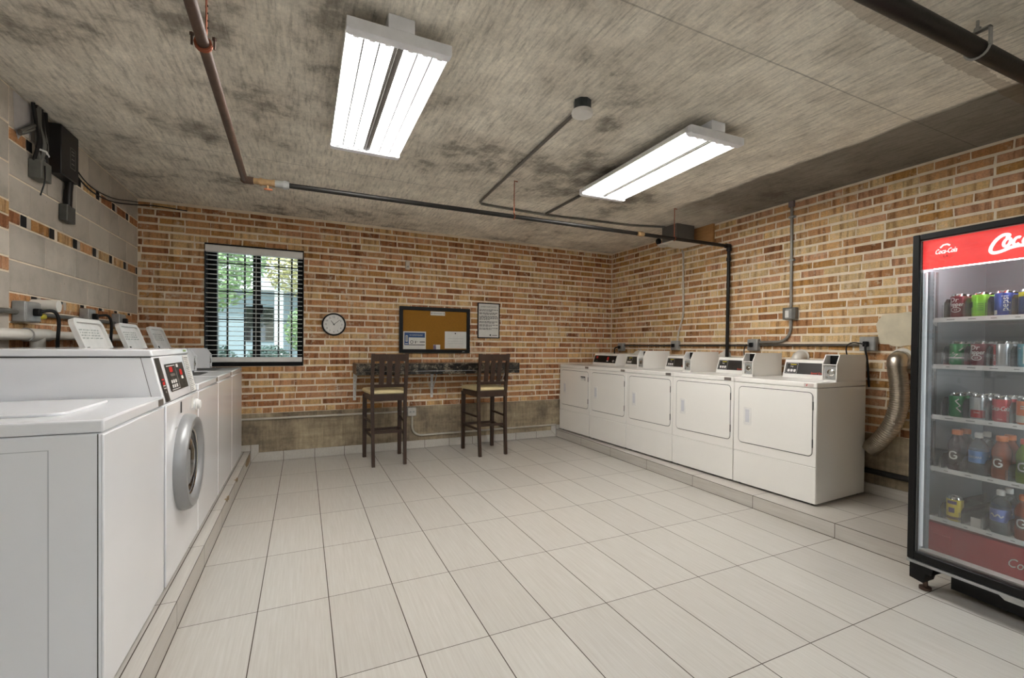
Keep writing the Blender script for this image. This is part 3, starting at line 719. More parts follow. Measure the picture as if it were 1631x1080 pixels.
def console(t, m, x0, x1, top, y0, y1, h=.152, style='dryer'):
    b = MB(); b.prism([(x0, y0, top), (x0, y0 + .006, top + .012), (x0, y0 + .05, top + h), (x0, y0 + .075, top + h + .006), (x0, y1, top + h), (x0, y1, top)], (x1 - x0, 0, 0))
    k = b.build('console', m, t, .003)
    def fp(u, v, off=.0015):                             # u along the console, v up the slanted face
        s = v / h; return (x0 + u, y0 + .006 + .044 * (v - .012) / (h - .012) - off, top + v)
    L = x1 - x0
    b = MB(); b.flat([(.014, .034), (L - .010, .034), (L - .010, .128), (.014, .128)], lambda u, v: fp(u, v, .002)); b.build('display_panel', M['panel'] if style == 'dryer' else M['black'], k)
    q = lambda u, v: fp(u, v, .0032)
    if style == 'dryer':
        b = MB(); p = [(.024, .040), (.118, .040), (.118, .122), (.024, .122), (.024, .040), (.118, .040)]; b.ribbon(p, .0022, q)
        for i in range(3): b.flat(rrect(.036 + i * .026, .056 + i * .026, .050, .072, .003, 2), q)
        b.flat([(.06, .092), (.066, .092), (.066, .10), (.06, .10)], q); b.flat([(.074, .088), (.079, .088), (.079, .10), (.074, .10)], q); b.build('button_set', M['white'], k)
        b = MB(); b.ribbon([(.055, .112), (.105, .112)], .006, q); b.build('indicator', M['yellow'], k)
        b = MB(); b.text('Speed Queen', .0215, lambda x, y: q(L - .018 + x - .060, .040 + y), 'RIGHT', shear=.2); b.build('lettering', M['orange_red'], k)
    else:
        b = MB(); b.flat(rrect(.05, .095, .088, .118, .006, 3), q); b.flat(rrect(L * .60, L * .60 + .035, .072, .112, .004, 2), q); b.build('red_symbol', M['red'], k)
        b = MB(); b.flat([(L * .6, .052), (L * .6 + .034, .052), (L * .6 + .034, .064), (L * .6, .064)], q); b.ribbon([(L - .075, .06), (L - .055, .05), (L - .035, .062), (L - .055, .072), (L - .075, .06)], .006, q); b.build('white_symbol', M['white'], k)
        b = MB(); b.ribbon([(.045, .056), (.10, .056)], .012, q); b.build('green_symbol', mat('dim_green_print', rgb(52, 66, 52), .5) if 'dim_green_print' not in bpy.data.materials else bpy.data.materials['dim_green_print'], k)
    return k
def coin_box(t, m, x0, x1, top, y0, y1, h=.205):
    b = MB()
    prof = [(y0, 0), (y0, .128), (y0 + .042, h), (y1, h), (y1, 0)]
    for xa, xb in ((x0, x0 + .006), (x1 - .006, x1)): b.prism([(xa, y, top + z) for y, z in prof], (xb - xa, 0, 0))
    b.prism([(x0 + .006, y, top + z) for y, z in [(y0 + .016, 0), (y0 + .016, .118), (y0 + .10, .122), (y0 + .12, h), (y1, h), (y1, 0)]], (x1 - x0 - .012, 0, 0))
    b.box(x0, x1, y0, y0 + .02, top, top + .012); b.bar((x0, y0 + .003, top + .127), (x1, y0 + .003, top + .127), .008, .006); b.bar((x0, y0 + .045, top + h - .003), (x1, y0 + .045, top + h - .003), .01, .006)
    k = b.build('coin_box', m, t)
    b = MB(); b.box(x0 + .008, x1 - .008, y0 + .094, y0 + .0995, top + .125, top + h - .008); b.box(x0 + .0065, x1 - .0065, y0 + .03, y0 + .1, top + .1215, top + .1235); b.build('coin_opening', M['black'], k)
    b = MB(); b.box(x0 + .016, x1 - .012, y0 + .010, y0 + .016, top + .018, top + .112); b.build('coin_plate', M['steel'], k)
    b = MB(); cx = (x0 + x1) / 2 + .008; b.lathe([(.026, 0), (.026, .006), (.019, .008), (.017, .004), (.009, .004), (.008, .010), (0, .010)], (cx, y0 + .010, top + .068), (0, -1, 0), 22); b.lathe([(.008, 0), (.006, .008), (0, .008)], (x0 + .028, y0 + .010, top + .032), (0, -1, 0), 12); b.build('coin_lock', M['chrome'], k)
    return k

# ---- dryers ------------------------------------------------------------------
DTOP = .90
def make_dryer(label, coin=True):
    t = thing('tumble_dryer', label, 'dryer', (0, 0, 0), 0, 'white dryers along the right wall'); W = .680
    cabinet(t, ew, W, .668, top=DTOP)
    b = MB(); b.box(.001, W - .001, .0015, .008, .285, .858); b.build('front_panel', ew, t, .003)
    b = MB(); b.box(.001, W - .001, .0005, .008, .016, .279); b.build('lower_panel', ew, t, .003)
    b = MB(); b.box(.004, W - .004, .0066, .009, .277, .287); b.build('panel_gap', M['seam'], t)
    b = MB(); rounded_panel(b, .050, .650, .362, .824, .030, .0045, .0085); d = b.build('door', ew, t, .0025)
    b = MB(); frame_line(b, .047, .653, .359, .827, .033, .0008, .0045); b.build('door_gap', M['seam'], d)
    b = MB(); rounded_panel(b, .098, .166, .512, .658, .008, -.0038, .003); h = b.build('door_handle', M['white'], d, .001)
    b = MB(); b.add([(.110, -.0070, .522), (.154, -.0070, .522), (.154, -.0070, .648), (.110, -.0070, .648), (.114, -.0072, .535), (.150, -.0072, .535), (.150, -.0070, .640), (.114, -.0070, .640)], [(4, 5, 6, 7)]); b.build('handle_recess', mat('pale_grey_recess', rgb(204, 204, 208), .3) if 'pale_grey_recess' not in bpy.data.materials else bpy.data.materials['pale_grey_recess'], h)
    for z0 in (.425, .70):
        b = MB(); b.box(.6515, .6565, -.005, .002, z0, z0 + .062); b.build('hinge', M['seam'], d)
    maker_plate(t, W, DTOP)
    if coin:
        console(t, ew, .145, .574, DTOP, .43, .66); coin_box(t, ew, .575, .680, DTOP, .25, .662)
    else:
        console(t, ew, .20, .680, DTOP, .40, .66, style='card')
    return t
vx, vy = 0.04256425, -0.99909373
DRZ = math.atan2(vy, vx)                            # local x runs along the row towards the camera
def drow(s): return (3.700 + vx * s, 1.206 + vy * s, ZR + .001)
lab = ['white dryer in the far corner with sticker on its door, first of row', 'white dryer second from the far corner, wider black controls at its left behind', 'white dryer in the middle of the row, third from the corner', 'white dryer beside the nearest one, below black vertical pipe', 'nearest white dryer, whole right side visible, beside the silver duct']
lab[1] = 'white dryer second from far corner, next to the stickered one'
S = [-.012, .672, 1.356, 2.040, 2.726]
d1 = make_dryer(lab[0], False); d1.location = drow(S[0]); d1.rotation_euler = (0, 0, DRZ)
b = MB(); b.box(.50, .60, -.0052, -.0042, .712, .765); k = b.build('sticker', M['paper'], d1)
b = MB(); b.box(.50, .60, -.0058, -.0052, .752, .765); b.box(.592, .60, -.0058, -.0052, .712, .765); b.ribbon([(.51, .74), (.58, .74)], .004, lambda x, z: (x, -.0056, z)); b.build('sticker_print', M['ink'], k)
d2 = make_dryer(lab[1]); d2.location = drow(S[1]); d2.rotation_euler = (0, 0, DRZ)
for i in (2, 3, 4): dl = dup(d2, drow(S[i]), DRZ, lab[i])
for ch in dl.children:
    if ch.name.startswith('maker_plate'):
        ch.data = ch.data.copy(); ch.data.materials[0] = mat('pale_maker_plate', rgb(196, 184, 178), .4, 0, .1, 90)
        b = MB(); b.ribbon([(.606, .882), (.612, .889), (.606, .872), (.604, .880)], .004, lambda x, z: (x, -.0028, z)); b.build('red_mark', M['red'], ch)

# ---- washers -----------------------------------------------------------------
WTOP = .886
def make_washer(label, lid_open=True, coin=True):
    t = thing('top_loading_washer', label, 'washing machine', (0, 0, 0), 0, 'white top-loading washers along the block wall'); W = .684
    cabinet(t, en, W, .68, top=WTOP)
    b = MB(); b.box(.001, W - .001, 0.0, .008, .02, WTOP - .046); b.build('front_panel', en, t, .004)
    maker_plate(t, W, WTOP)
    b = MB(); b.ribbon([(-.0004, .0), (-.0004, .0)], .001, lambda x, z: (x, 0, z)) if False else None
    if lid_open:
        b = MB(); b.prism([(x, y, WTOP + .0008) for x, y in rrect(.13, .55, .14, .50, .05, 5)], (0, 0, .0006)); b.build('tub_opening', M['seam'], t)
        b = MB(); out = rrect(.128, .548, 0, .385, .045, 5); ax = Vector((0, .34, .94)).normalized(); nn = Vector((0, -.94, .34)).normalized()
        P = lambda x, v, d: Vector((x, .50, WTOP + .004)) + ax * v + nn * d
        ins = rrect(.150, .526, .020, .362, .035, 5); n = len(out)
        vs = [P(x, v, 0) for x, v in out] + [P(x, v, .024) for x, v in out] + [P(x, v, .024) for x, v in ins] + [P(x, v, .010) for x, v in ins]
        fs = [tuple(range(n))] + [(k, (k + 1) % n, (k + 1) % n + n, k + n) for k in range(n)] + [(n + k, n + (k + 1) % n, 2 * n + (k + 1) % n, 2 * n + k) for k in range(n)] + [(2 * n + k, 2 * n + (k + 1) % n, 3 * n + (k + 1) % n, 3 * n + k) for k in range(n)] + [tuple(range(4 * n - 1, 3 * n - 1, -1))]
        b.add(vs, fs); l = b.build('lid', M['white'], t)
        b = MB(); f = lambda x, v: P(x, v, .0108)
        rr = random.Random(5)
        for r_ in range(4):
            u = .195
            while u < .45: w_ = rr.uniform(.01, .05); b.ribbon([(u, .268 + r_ * .017), (u + w_, .270 + r_ * .017)], .008, f); u += w_ + rr.uniform(.006, .016)
        b.build('instruction_print', M['pale_ink'], l)
        b = MB(); b.add([tuple(P(x, v, d)) for d in (.0102, .02) for x, v in ((.188, .185), (.206, .185), (.206, .212), (.188, .212))], [(4, 5, 6, 7), (0, 1, 5, 4), (1, 2, 6, 5), (2, 3, 7, 6), (3, 0, 4, 7)]); b.build('lid_catch', M['ink'], l)
        b = MB(); b.add([tuple(P(x, v, d)) for d in (.012, .036) for x, v in ((.535, .10), (.553, .10), (.553, .19), (.535, .19))], [(4, 5, 6, 7), (0, 1, 5, 4), (1, 2, 6, 5), (2, 3, 7, 6), (3, 0, 4, 7)]); b.build('lid_hinge', M['silver'], l)
    else:
        b = MB(); b.prism([(x, y, WTOP - .002) for x, y in rrect(.128, .548, .14, .52, .05, 5)], (0, 0, .012)); b.build('lid', en, t, .005, seg=3)
    if coin:
        console(t, en, .05, .574, WTOP, .575, .672, .145); coin_box(t, en, .575, .684, WTOP, .25, .672, .19)
    else: console(t, en, .02, .664, WTOP, .575, .672, .145, 'card')
    return t
XW = -0.062
def wrow(y, dx=0): return (XW + dx, y, ZL + .001)
WRZ = math.radians(90)
w1 = make_washer('nearest white washer, lid closed, flat grey side facing the camera', False, False); w1.location = wrow(-2.425, -.004); w1.rotation_euler = (0, 0, WRZ)
# embossed lines on the near side of the first machine
b = MB()
f = lambda y, z: (-.0006, y, z)
b.ribbon([(.128, .015), (.128, .80), (.67, .80)], .0035, f); b.build('pressed_panel_line', M['grey_enamel'], w1)
b = MB(); b.ribbon([(.014, .015), (.014, .842)], .003, f); b.build('side_seam', M['seam'], w1)
w3 = make_washer('top-loading washer with lid raised, next to the porthole machine'); w3.location = wrow(-1.028); w3.rotation_euler = (0, 0, WRZ)
dup(w3, wrow(-.330), WRZ, 'top-loading washer with lid raised, second from the window wall'); dup(w3, wrow(.368), WRZ, 'top-loading washer with lid raised, in the corner by the window')

fl = thing('front_loading_washer', 'white washer with grey porthole door and tall control panel', 'washing machine', wrow(-1.728), WRZ); W = .686
b = MB(); b.box(0, W, .008, .68, .014, .845); b.build('body', en, fl, .006)
b = MB(); b.box(.001, W - .001, 0, .009, .02, .842); b.build('front_panel', en, fl, .004)
for x in (.04, W - .04):
    for y in (.05, .63):
        b = MB(); b.cyl((x, y, 0), (x, y, .016), .018, 12); b.build('levelling_foot', M['rubber'], fl)
CT, CB = 1.094, .850                                    # console housing
b = MB(); b.prism([(0, .004, CB), (0, .052, CT - .033), (0, .68, CT - .033), (0, .68, CB)], (W, 0, 0)); b.build('console_housing', en, fl, .006)
b = MB(); b.prism([(-.002, .047, CT - .031), (-.002, .056, CT), (-.002, .684, CT), (-.002, .684, CT - .031)], (W + .004, 0, 0)); b.build('top_panel', en, fl, .007, seg=3)
b = MB(); b.box(-.0012, .0, .055, .68, CT - .036, CT - .0315); b.ribbon([(.046, CB), (.092, CT - .034)], .002, lambda y, z: (-.0008, y, z)); b.build('side_seam', M['seam'], fl)
def ff(u, v, off=.0022):                                # v from 0 to .21 up the tilted front
    return (u, .004 + .048 * v / .211 - off, CB + v)
b = MB(); b.flat([(.018, .006), (.092, .006), (.092, .205), (.018, .205)], ff); k = b.build('card_reader', M['panel'], fl)
q = lambda u, v: ff(u, v, .0034)
b = MB(); b.flat([(.034, .092), (.076, .100), (.070, .082), (.040, .080)], q); b.ribbon([(.036, .106), (.076, .106)], .006, q); b.build('red_symbol', M['red'], k)
b = MB(); b.ribbon([(.036, .066), (.076, .066), (.076, .078), (.036, .078), (.036, .066)], .004, q); b.flat([(.05, .052), (.062, .052), (.056, .044)], q); b.build('card_slot', M['white'], k)
b = MB(); b.flat([(.146, .040), (.500, .040), (.500, .172), (.146, .172)], ff); k = b.build('display_panel', M['panel'], fl)
b = MB(); b.ribbon([(.165, .162), (.320, .162), (.320, .048), (.165, .048)], .004, q)
for i in range(3):
    for j in range(2): b.flat(rrect(.185 + i * .038, .212 + i * .038, .056 + j * .022, .072 + j * .022, .003, 2), q)
b.flat(rrect(.395, .435, .088, .104, .003, 2), q); b.flat(rrect(.345, .385, .150, .166, .004, 2), q); b.build('button_set', M['white'], k)
b = MB(); b.flat(rrect(.205, .265, .132, .156, .004, 2), q); b.flat(rrect(.385, .438, .108, .138, .006, 2), q); b.build('red_symbol', M['red'], k)
b = MB(); b.ribbon([(.20, .118), (.285, .118)], .012, q); b.build('dim_symbol', M['plate'], k)
b = MB(); b.flat([(.540, .008), (.655, .008), (.655, .205), (.540, .205)], ff); k = b.build('instruction_label', M['paper'], fl)
b = MB()
for i in range(19): b.ribbon([(.550, .016 + i * .0098), (.55 + random.uniform(.05, .097), .016 + i * .0098)], .0042 if i % 6 else .007, q)
b.build('label_print', M['grey_ink'], k)
b = MB(); b.flat([(.57, .214), (.64, .214), (.64, .236), (.57, .236)], lambda u, v: (u, .0505, CB + v)); b.build('green_sticker', mat('green_sticker', rgb(120, 140, 78), .6, 0, .4, 90), fl)
b = MB(); b.flat(rrect(.505, .56, .765, .822, .004, 2), lambda x, z: (x, -.0006, z)); b.ribbon([(.51, .816), (.555, .816)], .01, lambda x, z: (x, -.0009, z)); b.build('small_sticker', M['paper'], fl)
b = MB(); b.flat([(.262, .773), (.292, .773), (.292, .830), (.262, .830)], lambda x, z: (x, -.0006, z)); b.build('barcode_sticker', M['ink'], fl)
b = MB(); b.ribbon([(.155, .712), (.178, .712)], .010, lambda x, z: (x, -.0006, z)); b.ribbon([(.184, .712), (.205, .712)], .010, lambda x, z: (x, -.0006, z)); b.build('maker_mark', M['grey_ink'], fl)
b = MB(); b.lathe([(.034, 0), (.034, .006), (.026, .010), (.024, .022), (.02, .025), (0, .025)], (.622, .0, .775), (0, -1, 0), 24); b.build('dial', M['white'], fl)
dc = (.352, 0, .512)
b = MB(); b.lathe([(.244, .0), (.246, .012), (.240, .036), (.226, .050), (.206, .052), (.186, .044), (.176, .030), (.172, .012)], dc, (0, -1, 0), 56); d = b.build('door_ring', M['silver'], fl)
b = MB(); b.lathe([(.174, .014), (.166, .020), (.150, .022), (.138, .012), (.11, .026), (.06, .036), (0, .038)], dc, (0, -1, 0), 48); b.build('door_glass', M['dark_glass'], d)
b = MB(); b.lathe([(.176, .024), (.171, .028), (.164, .024)], dc, (0, -1, 0), 48); b.build('inner_ring', M['chrome'], d)
b = MB(); b.box(.168, .215, -.052, -.035, .43, .60); b.build('door_handle', M['silver'], d, .008)

# ------------------------------------------------------------------ ceiling lights
def make_light(label, cat='light'):
    t = thing('ceiling_light', label, cat, (0, 0, 0), 0, 'six-tube ceiling lights'); L, Wd = 1.255, .434; h = Wd / 2
    for s in (-1, 1):
        y0, y1 = sorted((s * L / 2, s * (L / 2 - .045)))
        b = MB(); b.prism([(x, y0, z) for x, z in ((-h, .050), (-h, .006), (-h + .012, 0), (h - .012, 0), (h, .006), (h, .050))], (0, y1 - y0, 0)); e = b.build('end_cap', M['fix_white'], t, .002)
    b = MB(); pr = [(-h + .004, .018), (-h + .022, .038)]
    xs = [-.176, -.112, -.048, .048, .112, .176]
    for x in xs[:3]: pr += [(x - .018, .042), (x + .018, .042), (x + .032, .030)]
    pr[-1] = (-.022, .032); pr += [(.022, .032)]
    for x in xs[3:]: pr += [(x - .018, .042), (x + .018, .042), (x + .032, .030)]
    pr[-1] = (h - .022, .038); pr += [(h - .004, .018)]
    pr2 = pr + [(h, .019), (h, .048), (-h, .048), (-h, .019)]
    b.prism([(x, -L / 2 + .03, z) for x, z in pr2], (0, L - .06, 0)); b.build('reflector', M['reflector'], t)
    b = MB(); b.box(-.021, .021, -L / 2 + .045, L / 2 - .045, .014, .0315); b.box(-.006, .006, -L / 2 + .045, L / 2 - .045, .010, .014); b.build('centre_channel', M['channel'], t)
    b = MB(); b.box(-.055, .055, -L / 2 + .0, L / 2 - .0, .0495, .1095); b.build('mounting_box', M['fix_white'], t, .003)
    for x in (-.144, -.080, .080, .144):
        b = MB(); b.box(x - .0035, x + .0035, -L / 2 + .05, L / 2 - .05, .012, .040); b.build('dark_line_strip', M['fin'], t)  # strips added and coloured dark to draw lines between the glaring tubes
    for x in xs:
        b = MB(); b.cyl((x, -L / 2 + .05, .022), (x, L / 2 - .05, .022), .0135, 12); k = b.build('lamp_tube', M['tube'], t)
        for s in (-1, 1):
            b = MB(); b.box(x - .012, x + .012, min(s * (L / 2 - .046), s * (L / 2 - .062)), max(s * (L / 2 - .046), s * (L / 2 - .062)), .006, .044); b.build('lamp_holder', M['fix_white'], k)
    return t
l1 = make_light('bright six-tube white ceiling light, left one above the washers side'); l1.location = (.858, -1.671, 2.510)
dup(l1, (2.772, -1.626, 2.510), math.radians(-1.5), 'bright six-tube white ceiling light, right one nearer the dryers')
rear = [dup(l1, (2.75, -5.6, 2.510), 0, 'added six-tube fill light behind the camera on the fridge side'), dup(l1, (.70, -5.6, 2.510), 0, 'added six-tube fill light behind the camera on the washer side')]
cool = emis('added_fill_tube', (.80, .90, 1.0, 1), 26.0)              # unseen lights added behind the camera, standing in for an unknown cool source
for r_ in rear:
    for ch in r_.children:
        if ch.name.startswith('lamp_tube'): ch.material_slots[0].link = 'OBJECT'; ch.material_slots[0].material = cool

# smoke detector and the conduit that runs from it
sd = thing('smoke_detector', 'round white smoke detector on dark box at mid ceiling', 'smoke detector', (1.89, -2.06, 2.62))
b = WB(); b.lathe([(.05, 0), (.05, -.055), (.052, -.057), (.0, -.057)], (1.895, -2.075, ZC), (0, 0, 1), 8); b.build('back_box', mat('dark_slate_box', rgb(58, 64, 66), .4, .3, .2, 30), sd, .002)
b = WB(); b.lathe([(.058, -.056), (.061, -.066), (.058, -.078), (.03, -.083), (0, -.083)], (1.895, -2.075, ZC), (0, 0, 1), 32); b.build('cover', M['white'], sd)
gc = M['grey_conduit']
def pipe(name, label, cat, pts, r, m, seg=10, smooth_n=0):
    p = smoothpath(pts, smooth_n) if smooth_n else pts
    loc = tuple(p[0]); b = WB(); b.tube(p, r, seg)
    o = b.build(name, m, loc=loc); return tag(o, label, cat)
zc = ZC - .013
pipe('conduit', 'thin grey conduit from smoke detector bending along the ceiling to fan box', 'conduit', [(1.91, -2.03, zc - .03), (1.915, -1.97, zc), (1.99, -.24, zc), (1.995, -.17, zc), (2.03, -.115, zc), (2.10, -.10, zc), (2.75, -.07, zc), (3.78, -.15, zc), (4.18, -.27, zc)], .0115, gc)
pipe('conduit', 'short grey ceiling conduit from right-hand light to the long cross conduit', 'conduit', [(2.74, -1.08, zc), (2.74, -.10, zc)], .0115, gc)

# long pipe: brown run along the left, brass valve, black run across and drop behind the dryers
PZ = 2.32
gp = thing('gas_pipe', 'long brown and black iron pipe hung under ceiling, dropping behind the dryers', 'pipe', (.13, -.74, PZ))
b = WB(); b.tube([(.185, -6.5, PZ), (.175, -3.0, PZ), (.138, -.78, PZ)], .0195, 14); b.build('pipe_run', M['rust'], gp)
b = WB(); b.sphere((.138, -.755, PZ), .025, 12, 8); b.tube([(.138, -.755, PZ), (.19, -.757, PZ)], .024, 12); b.build('elbow', M['rust'], gp)
b = WB(); b.cyl((.185, -.757, PZ), (.225, -.758, PZ), .020, 12); b.cyl((.225, -.758, PZ), (.24, -.758, PZ), .027, 8); b.cyl((.24, -.758, PZ), (.30, -.76, PZ), .022, 14); b.cyl((.30, -.76, PZ), (.315, -.76, PZ), .027, 8); b.cyl((.27, -.759, PZ), (.27, -.759, PZ - .04), .009, 8); v_ = b.build('valve', M['brass'], gp)
b = WB(); b.box(.25, .30, -.766, -.752, PZ - .05, PZ - .038); b.build('valve_handle', mat('orange_paint', rgb(176, 104, 66), .6), v_, .003)
b = WB(); b.cyl((.315, -.76, PZ), (.365, -.761, PZ), .024, 14); b.cyl((.365, -.761, PZ), (.385, -.761, PZ), .031, 8); b.cyl((.385, -.761, PZ), (.40, -.761, PZ), .026, 12); b.build('union', M['steel'], gp)
b = WB(); b.tube([(.40, -.761, PZ), (4.53, -.835, PZ)], .0175, 14); b.build('pipe_run', M['iron'], gp)
b = WB(); b.cyl((3.35, -.815, PZ), (3.39, -.815, PZ), .024, 12); b.cyl((3.33, -.815, PZ), (3.41, -.815, PZ), .0205, 12); b.build('coupling', M['brass'], gp)
b = WB(); b.sphere((4.535, -.835, PZ), .027, 12, 8); b.cyl((4.535, -.835, PZ), (4.535, -.835, PZ - .05), .026, 12); b.cyl((4.49, -.834, PZ), (4.535, -.835, PZ), .026, 12); b.build('elbow', M['iron'], gp)
b = WB(); b.tube([(4.535, -.835, PZ), (4.535, -.83, 1.12)], .0175, 14); b.cyl((4.535, -.834, 2.20), (4.535, -.834, 2.165), .024, 12); b.build('drop_pipe', M['iron'], gp)
for x, y in ((2.066, -.79), (3.787, -.822)):
    b = WB(); b.tube([(x + .03, y, ZC - .006), (x, y, ZC - .006), (x, y, PZ + .02), (x, y + .022, PZ), (x, y, PZ - .022), (x, y - .022, PZ), (x, y - .002, PZ + .025)], .0045, 8); b.build('hanger', M['copper'], gp)
cx_, cy_ = .162, -2.27
b = WB(); b.bar((cx_ + .012, cy_ - .02, ZC - .001), (cx_ + .010, cy_, PZ + .03), .024, .003, (1, 0, 0))
b.tube([(cx_ + .024 * math.cos(k * PI / 6), cy_ - .006, PZ + .024 * math.sin(k * PI / 6)) for k in range(13)], .005, 6); b.tube([(cx_ + .024 * math.cos(k * PI / 6), cy_ + .006, PZ + .024 * math.sin(k * PI / 6)) for k in range(13)], .005, 6); sp_ = b.build('strap', M['copper'], gp)
b = WB()
for k in range(9):
    z = PZ + .06 + k * .026; b.cyl((cx_ + .012, cy_ + .0, z), (cx_ + .012, cy_ + .0035 - (z - PZ) * .066 + .002, z), .0035, 8)
b.build('strap_hole', M['hole'], sp_)
for dx in (-.034, .034):
    b = WB(); b.cyl((cx_ + dx, cy_, PZ + .03), (cx_ + dx, cy_, PZ - .012), .004, 8); b.cyl((cx_ + dx, cy_, PZ + .022), (cx_ + dx, cy_, PZ + .03), .008, 6); b.build('bolt', M['rust'], gp)

bp = thing('drain_pipe', 'thick black pipe crossing the ceiling above the vending fridge', 'pipe', (2.9, -3.33, 2.5))
b = WB(); b.tube([(1.7, -3.29, 2.505), (4.58, -3.385, 2.505)], .034, 18); b.build('pipe_run', M['iron'], bp)
b = WB(); hx, hy = 3.02, -3.335
b.tube([(hx, hy + .040 * math.cos(a), 2.505 + .040 * math.sin(a)) for a in [math.radians(k) for k in range(-200, 21, 20)]], .005, 6)
b.box(hx - .012, hx + .012, hy - .044, hy - .038, 2.50, 2.575); b.box(hx - .012, hx + .012, hy + .036, hy + .042, 2.50, 2.575); b.box(hx - .012, hx + .012, hy - .044, hy + .042, 2.570, 2.576); b.cyl((hx, hy, 2.57), (hx, hy, ZC), .006, 8); b.cyl((hx, hy, 2.576), (hx, hy, 2.59), .012, 6); b.build('clevis_hanger', M['steel'], bp)

# fan box in the far right corner of the ceiling
fb = thing('exhaust_fan_box', 'grey metal box with flat white plate, ceiling corner above far dryers', 'fan box', (4.35, -.33, 2.43))
b = WB(); b.box(4.20, 4.46, -.43, -.20, 2.43, ZC - .001); b.build('housing', mat('dark_grey_box', rgb(104, 102, 100), .45, .3, .06, 10), fb, .003)
b = WB(); b.prism([(4.15, -.465, 2.412), (4.53, -.465, 2.412), (4.53, -.175, 2.412), (4.15, -.175, 2.412)], (0, 0, .016)); b.build('plate', M['pvc'], fb, .004)
b = WB(); b.box(4.17, 4.24, -.26, -.18, 2.395, 2.412); b.build('plate_clip', M['pvc'], fb, .004)
b = WB(); b.sphere((4.19, -.155, 2.47), .036, 12, 8, (1, .8, 1.1)); b.build('lamp_head', M['black'], fb)
wb = tag((lambda b: b.build('timber_board', M['ply'], loc=(4.575, -.47, 2.42)))(WB().box(4.560, XR - .001, -.60, -.315, 2.420, ZC - .002)), 'bare timber board on brick wall beside the grey ceiling box', 'board')

# ------------------------------------------------------------------ right wall services
xs_ = XR - .012
def junction(name, label, y, z, w=.115, h=.115, d=.05, plug=True, cat='outlet', wall='R', group=None):
    sx = XR if wall == 'R' else XL; sg = -1 if wall == 'R' else 1
    t = thing(name, label, cat, (sx + sg * d / 2, y, z - h / 2), 0, group)
    xa, xb = sorted((sx + sg * .001, sx + sg * d)); b = WB(); b.box(xa, xb, y - w / 2, y + w / 2, z - h / 2, z + h / 2); b.build('box', M['steel'], t, .006)
    xa, xb = sorted((sx + sg * d, sx + sg * (d + .004))); b = WB(); b.box(xa, xb, y - w / 2 + .006, y + w / 2 - .006, z - h / 2 + .006, z + h / 2 - .006); k = b.build('cover_plate', M['steel'], t, .004)
    if plug:
        xa, xb = sorted((sx + sg * (d + .003), sx + sg * (d + .034))); b = WB(); b.box(xa, xb, y - .018, y + .018, z - .022, z + .02); b.build('socket', M['black'], k, .006)
    return t
def cord(label, pts, r=.005, name='power_cord'): return pipe(name, label, 'cord', pts, r, M['rubber'], 8, 6)
g = 'metal outlet boxes over the dryers'
junction('outlet_box', 'grey metal outlet box in far corner over the first dryers', .98, 1.245, group=g)
junction('outlet_box', 'grey metal outlet box at foot of the pale vertical conduit', -.06, 1.272, group=g)
junction('outlet_box', 'grey metal outlet box just right of the black drop pipe', -1.125, 1.283, group=g)
junction('outlet_box', 'grey metal outlet box nearest the vending fridge', -2.155, 1.292, group=g)
cord('black cord hanging from outlet in the far corner', [(XR - .075, .98, 1.245), (XR - .10, 1.02, 1.235), (XR - .07, 1.085, 1.20), (XR - .06, 1.09, 1.10), (XR - .05, 1.08, .9)], .009)
cord('black cord dropping from outlet right of the black pipe', [(XR - .08, -1.12, 1.28), (XR - .10, -1.09, 1.27), (XR - .09, -1.065, 1.2), (XR - .05, -1.06, 1.05), (XR - .04, -1.06, .9)])
cord('black cord looping left from outlet nearest the vending fridge', [(XR - .08, -2.15, 1.29), (XR - .11, -2.08, 1.30), (XR - .10, -2.03, 1.26), (XR - .06, -2.02, 1.15), (XR - .04, -2.02, .95)])
cord('short black cord straight down from outlet nearest the vending fridge', [(XR - .08, -2.165, 1.285), (XR - .10, -2.17, 1.25), (XR - .07, -2.17, 1.15), (XR - .04, -2.17, .95)], .008)
pipe('conduit', 'dark horizontal conduit over the dryers linking the outlet boxes', 'conduit', [(XR - .014, .92, 1.268), (XR - .014, -2.10, 1.283)], .011, mat('aged_conduit', rgb(92, 86, 78), .5, .6, .15, 20))
pipe('conduit', 'pale vertical conduit down brick from fan box to an outlet', 'conduit', [(XR - .013, -.135, 2.41), (XR - .013, -.15, 2.36), (XR - .013, -.165, 1.72), (XR - .013, -.16, 1.62), (XR - .013, -.095, 1.44), (XR - .013, -.075, 1.33)], .011, mat('pale_conduit', rgb(200, 192, 178), .4, .4, .1, 14))
sbx = thing('light_switch', 'grey box with white switch on the tall right-hand conduit', 'switch', (XR - .03, -1.50, 1.515))
b = WB(); b.box(XR - .05, XR - .001, -1.562, -1.438, 1.517, 1.628); b.build('box', M['grey_conduit'], sbx, .006)
b = WB(); b.box(XR - .054, XR - .05, -1.53, -1.47, 1.525, 1.615); k = b.build('cover_plate', M['steel'], sbx, .003)
b = WB(); b.box(XR - .060, XR - .054, -1.505, -1.470, 1.535, 1.60); b.build('switch_plate', M['white'], k, .002)
tcn = thing('conduit', 'tall grey conduit from ceiling to switch box then curving to outlet', 'conduit', (XR - .013, -1.497, 1.3))
ml = mat('grey_steel_conduit', rgb(140, 136, 130), .4, .4, .1, 12)
b = WB(); b.tube([(XR - .013, -1.49, ZC - .05), (XR - .013, -1.497, 1.63)], .0125, 12); b.build('upper_run', ml, tcn)
b = WB(); b.tube([(XR - .013, -1.499, 1.516)] + [(XR - .013, -1.37 - .129 * math.cos(math.radians(a)), 1.44 - .129 * math.sin(math.radians(a))) for a in range(0, 91, 15)] + [(XR - .013, -1.185, 1.31)], .0125, 12); b.build('lower_bend', ml, tcn)
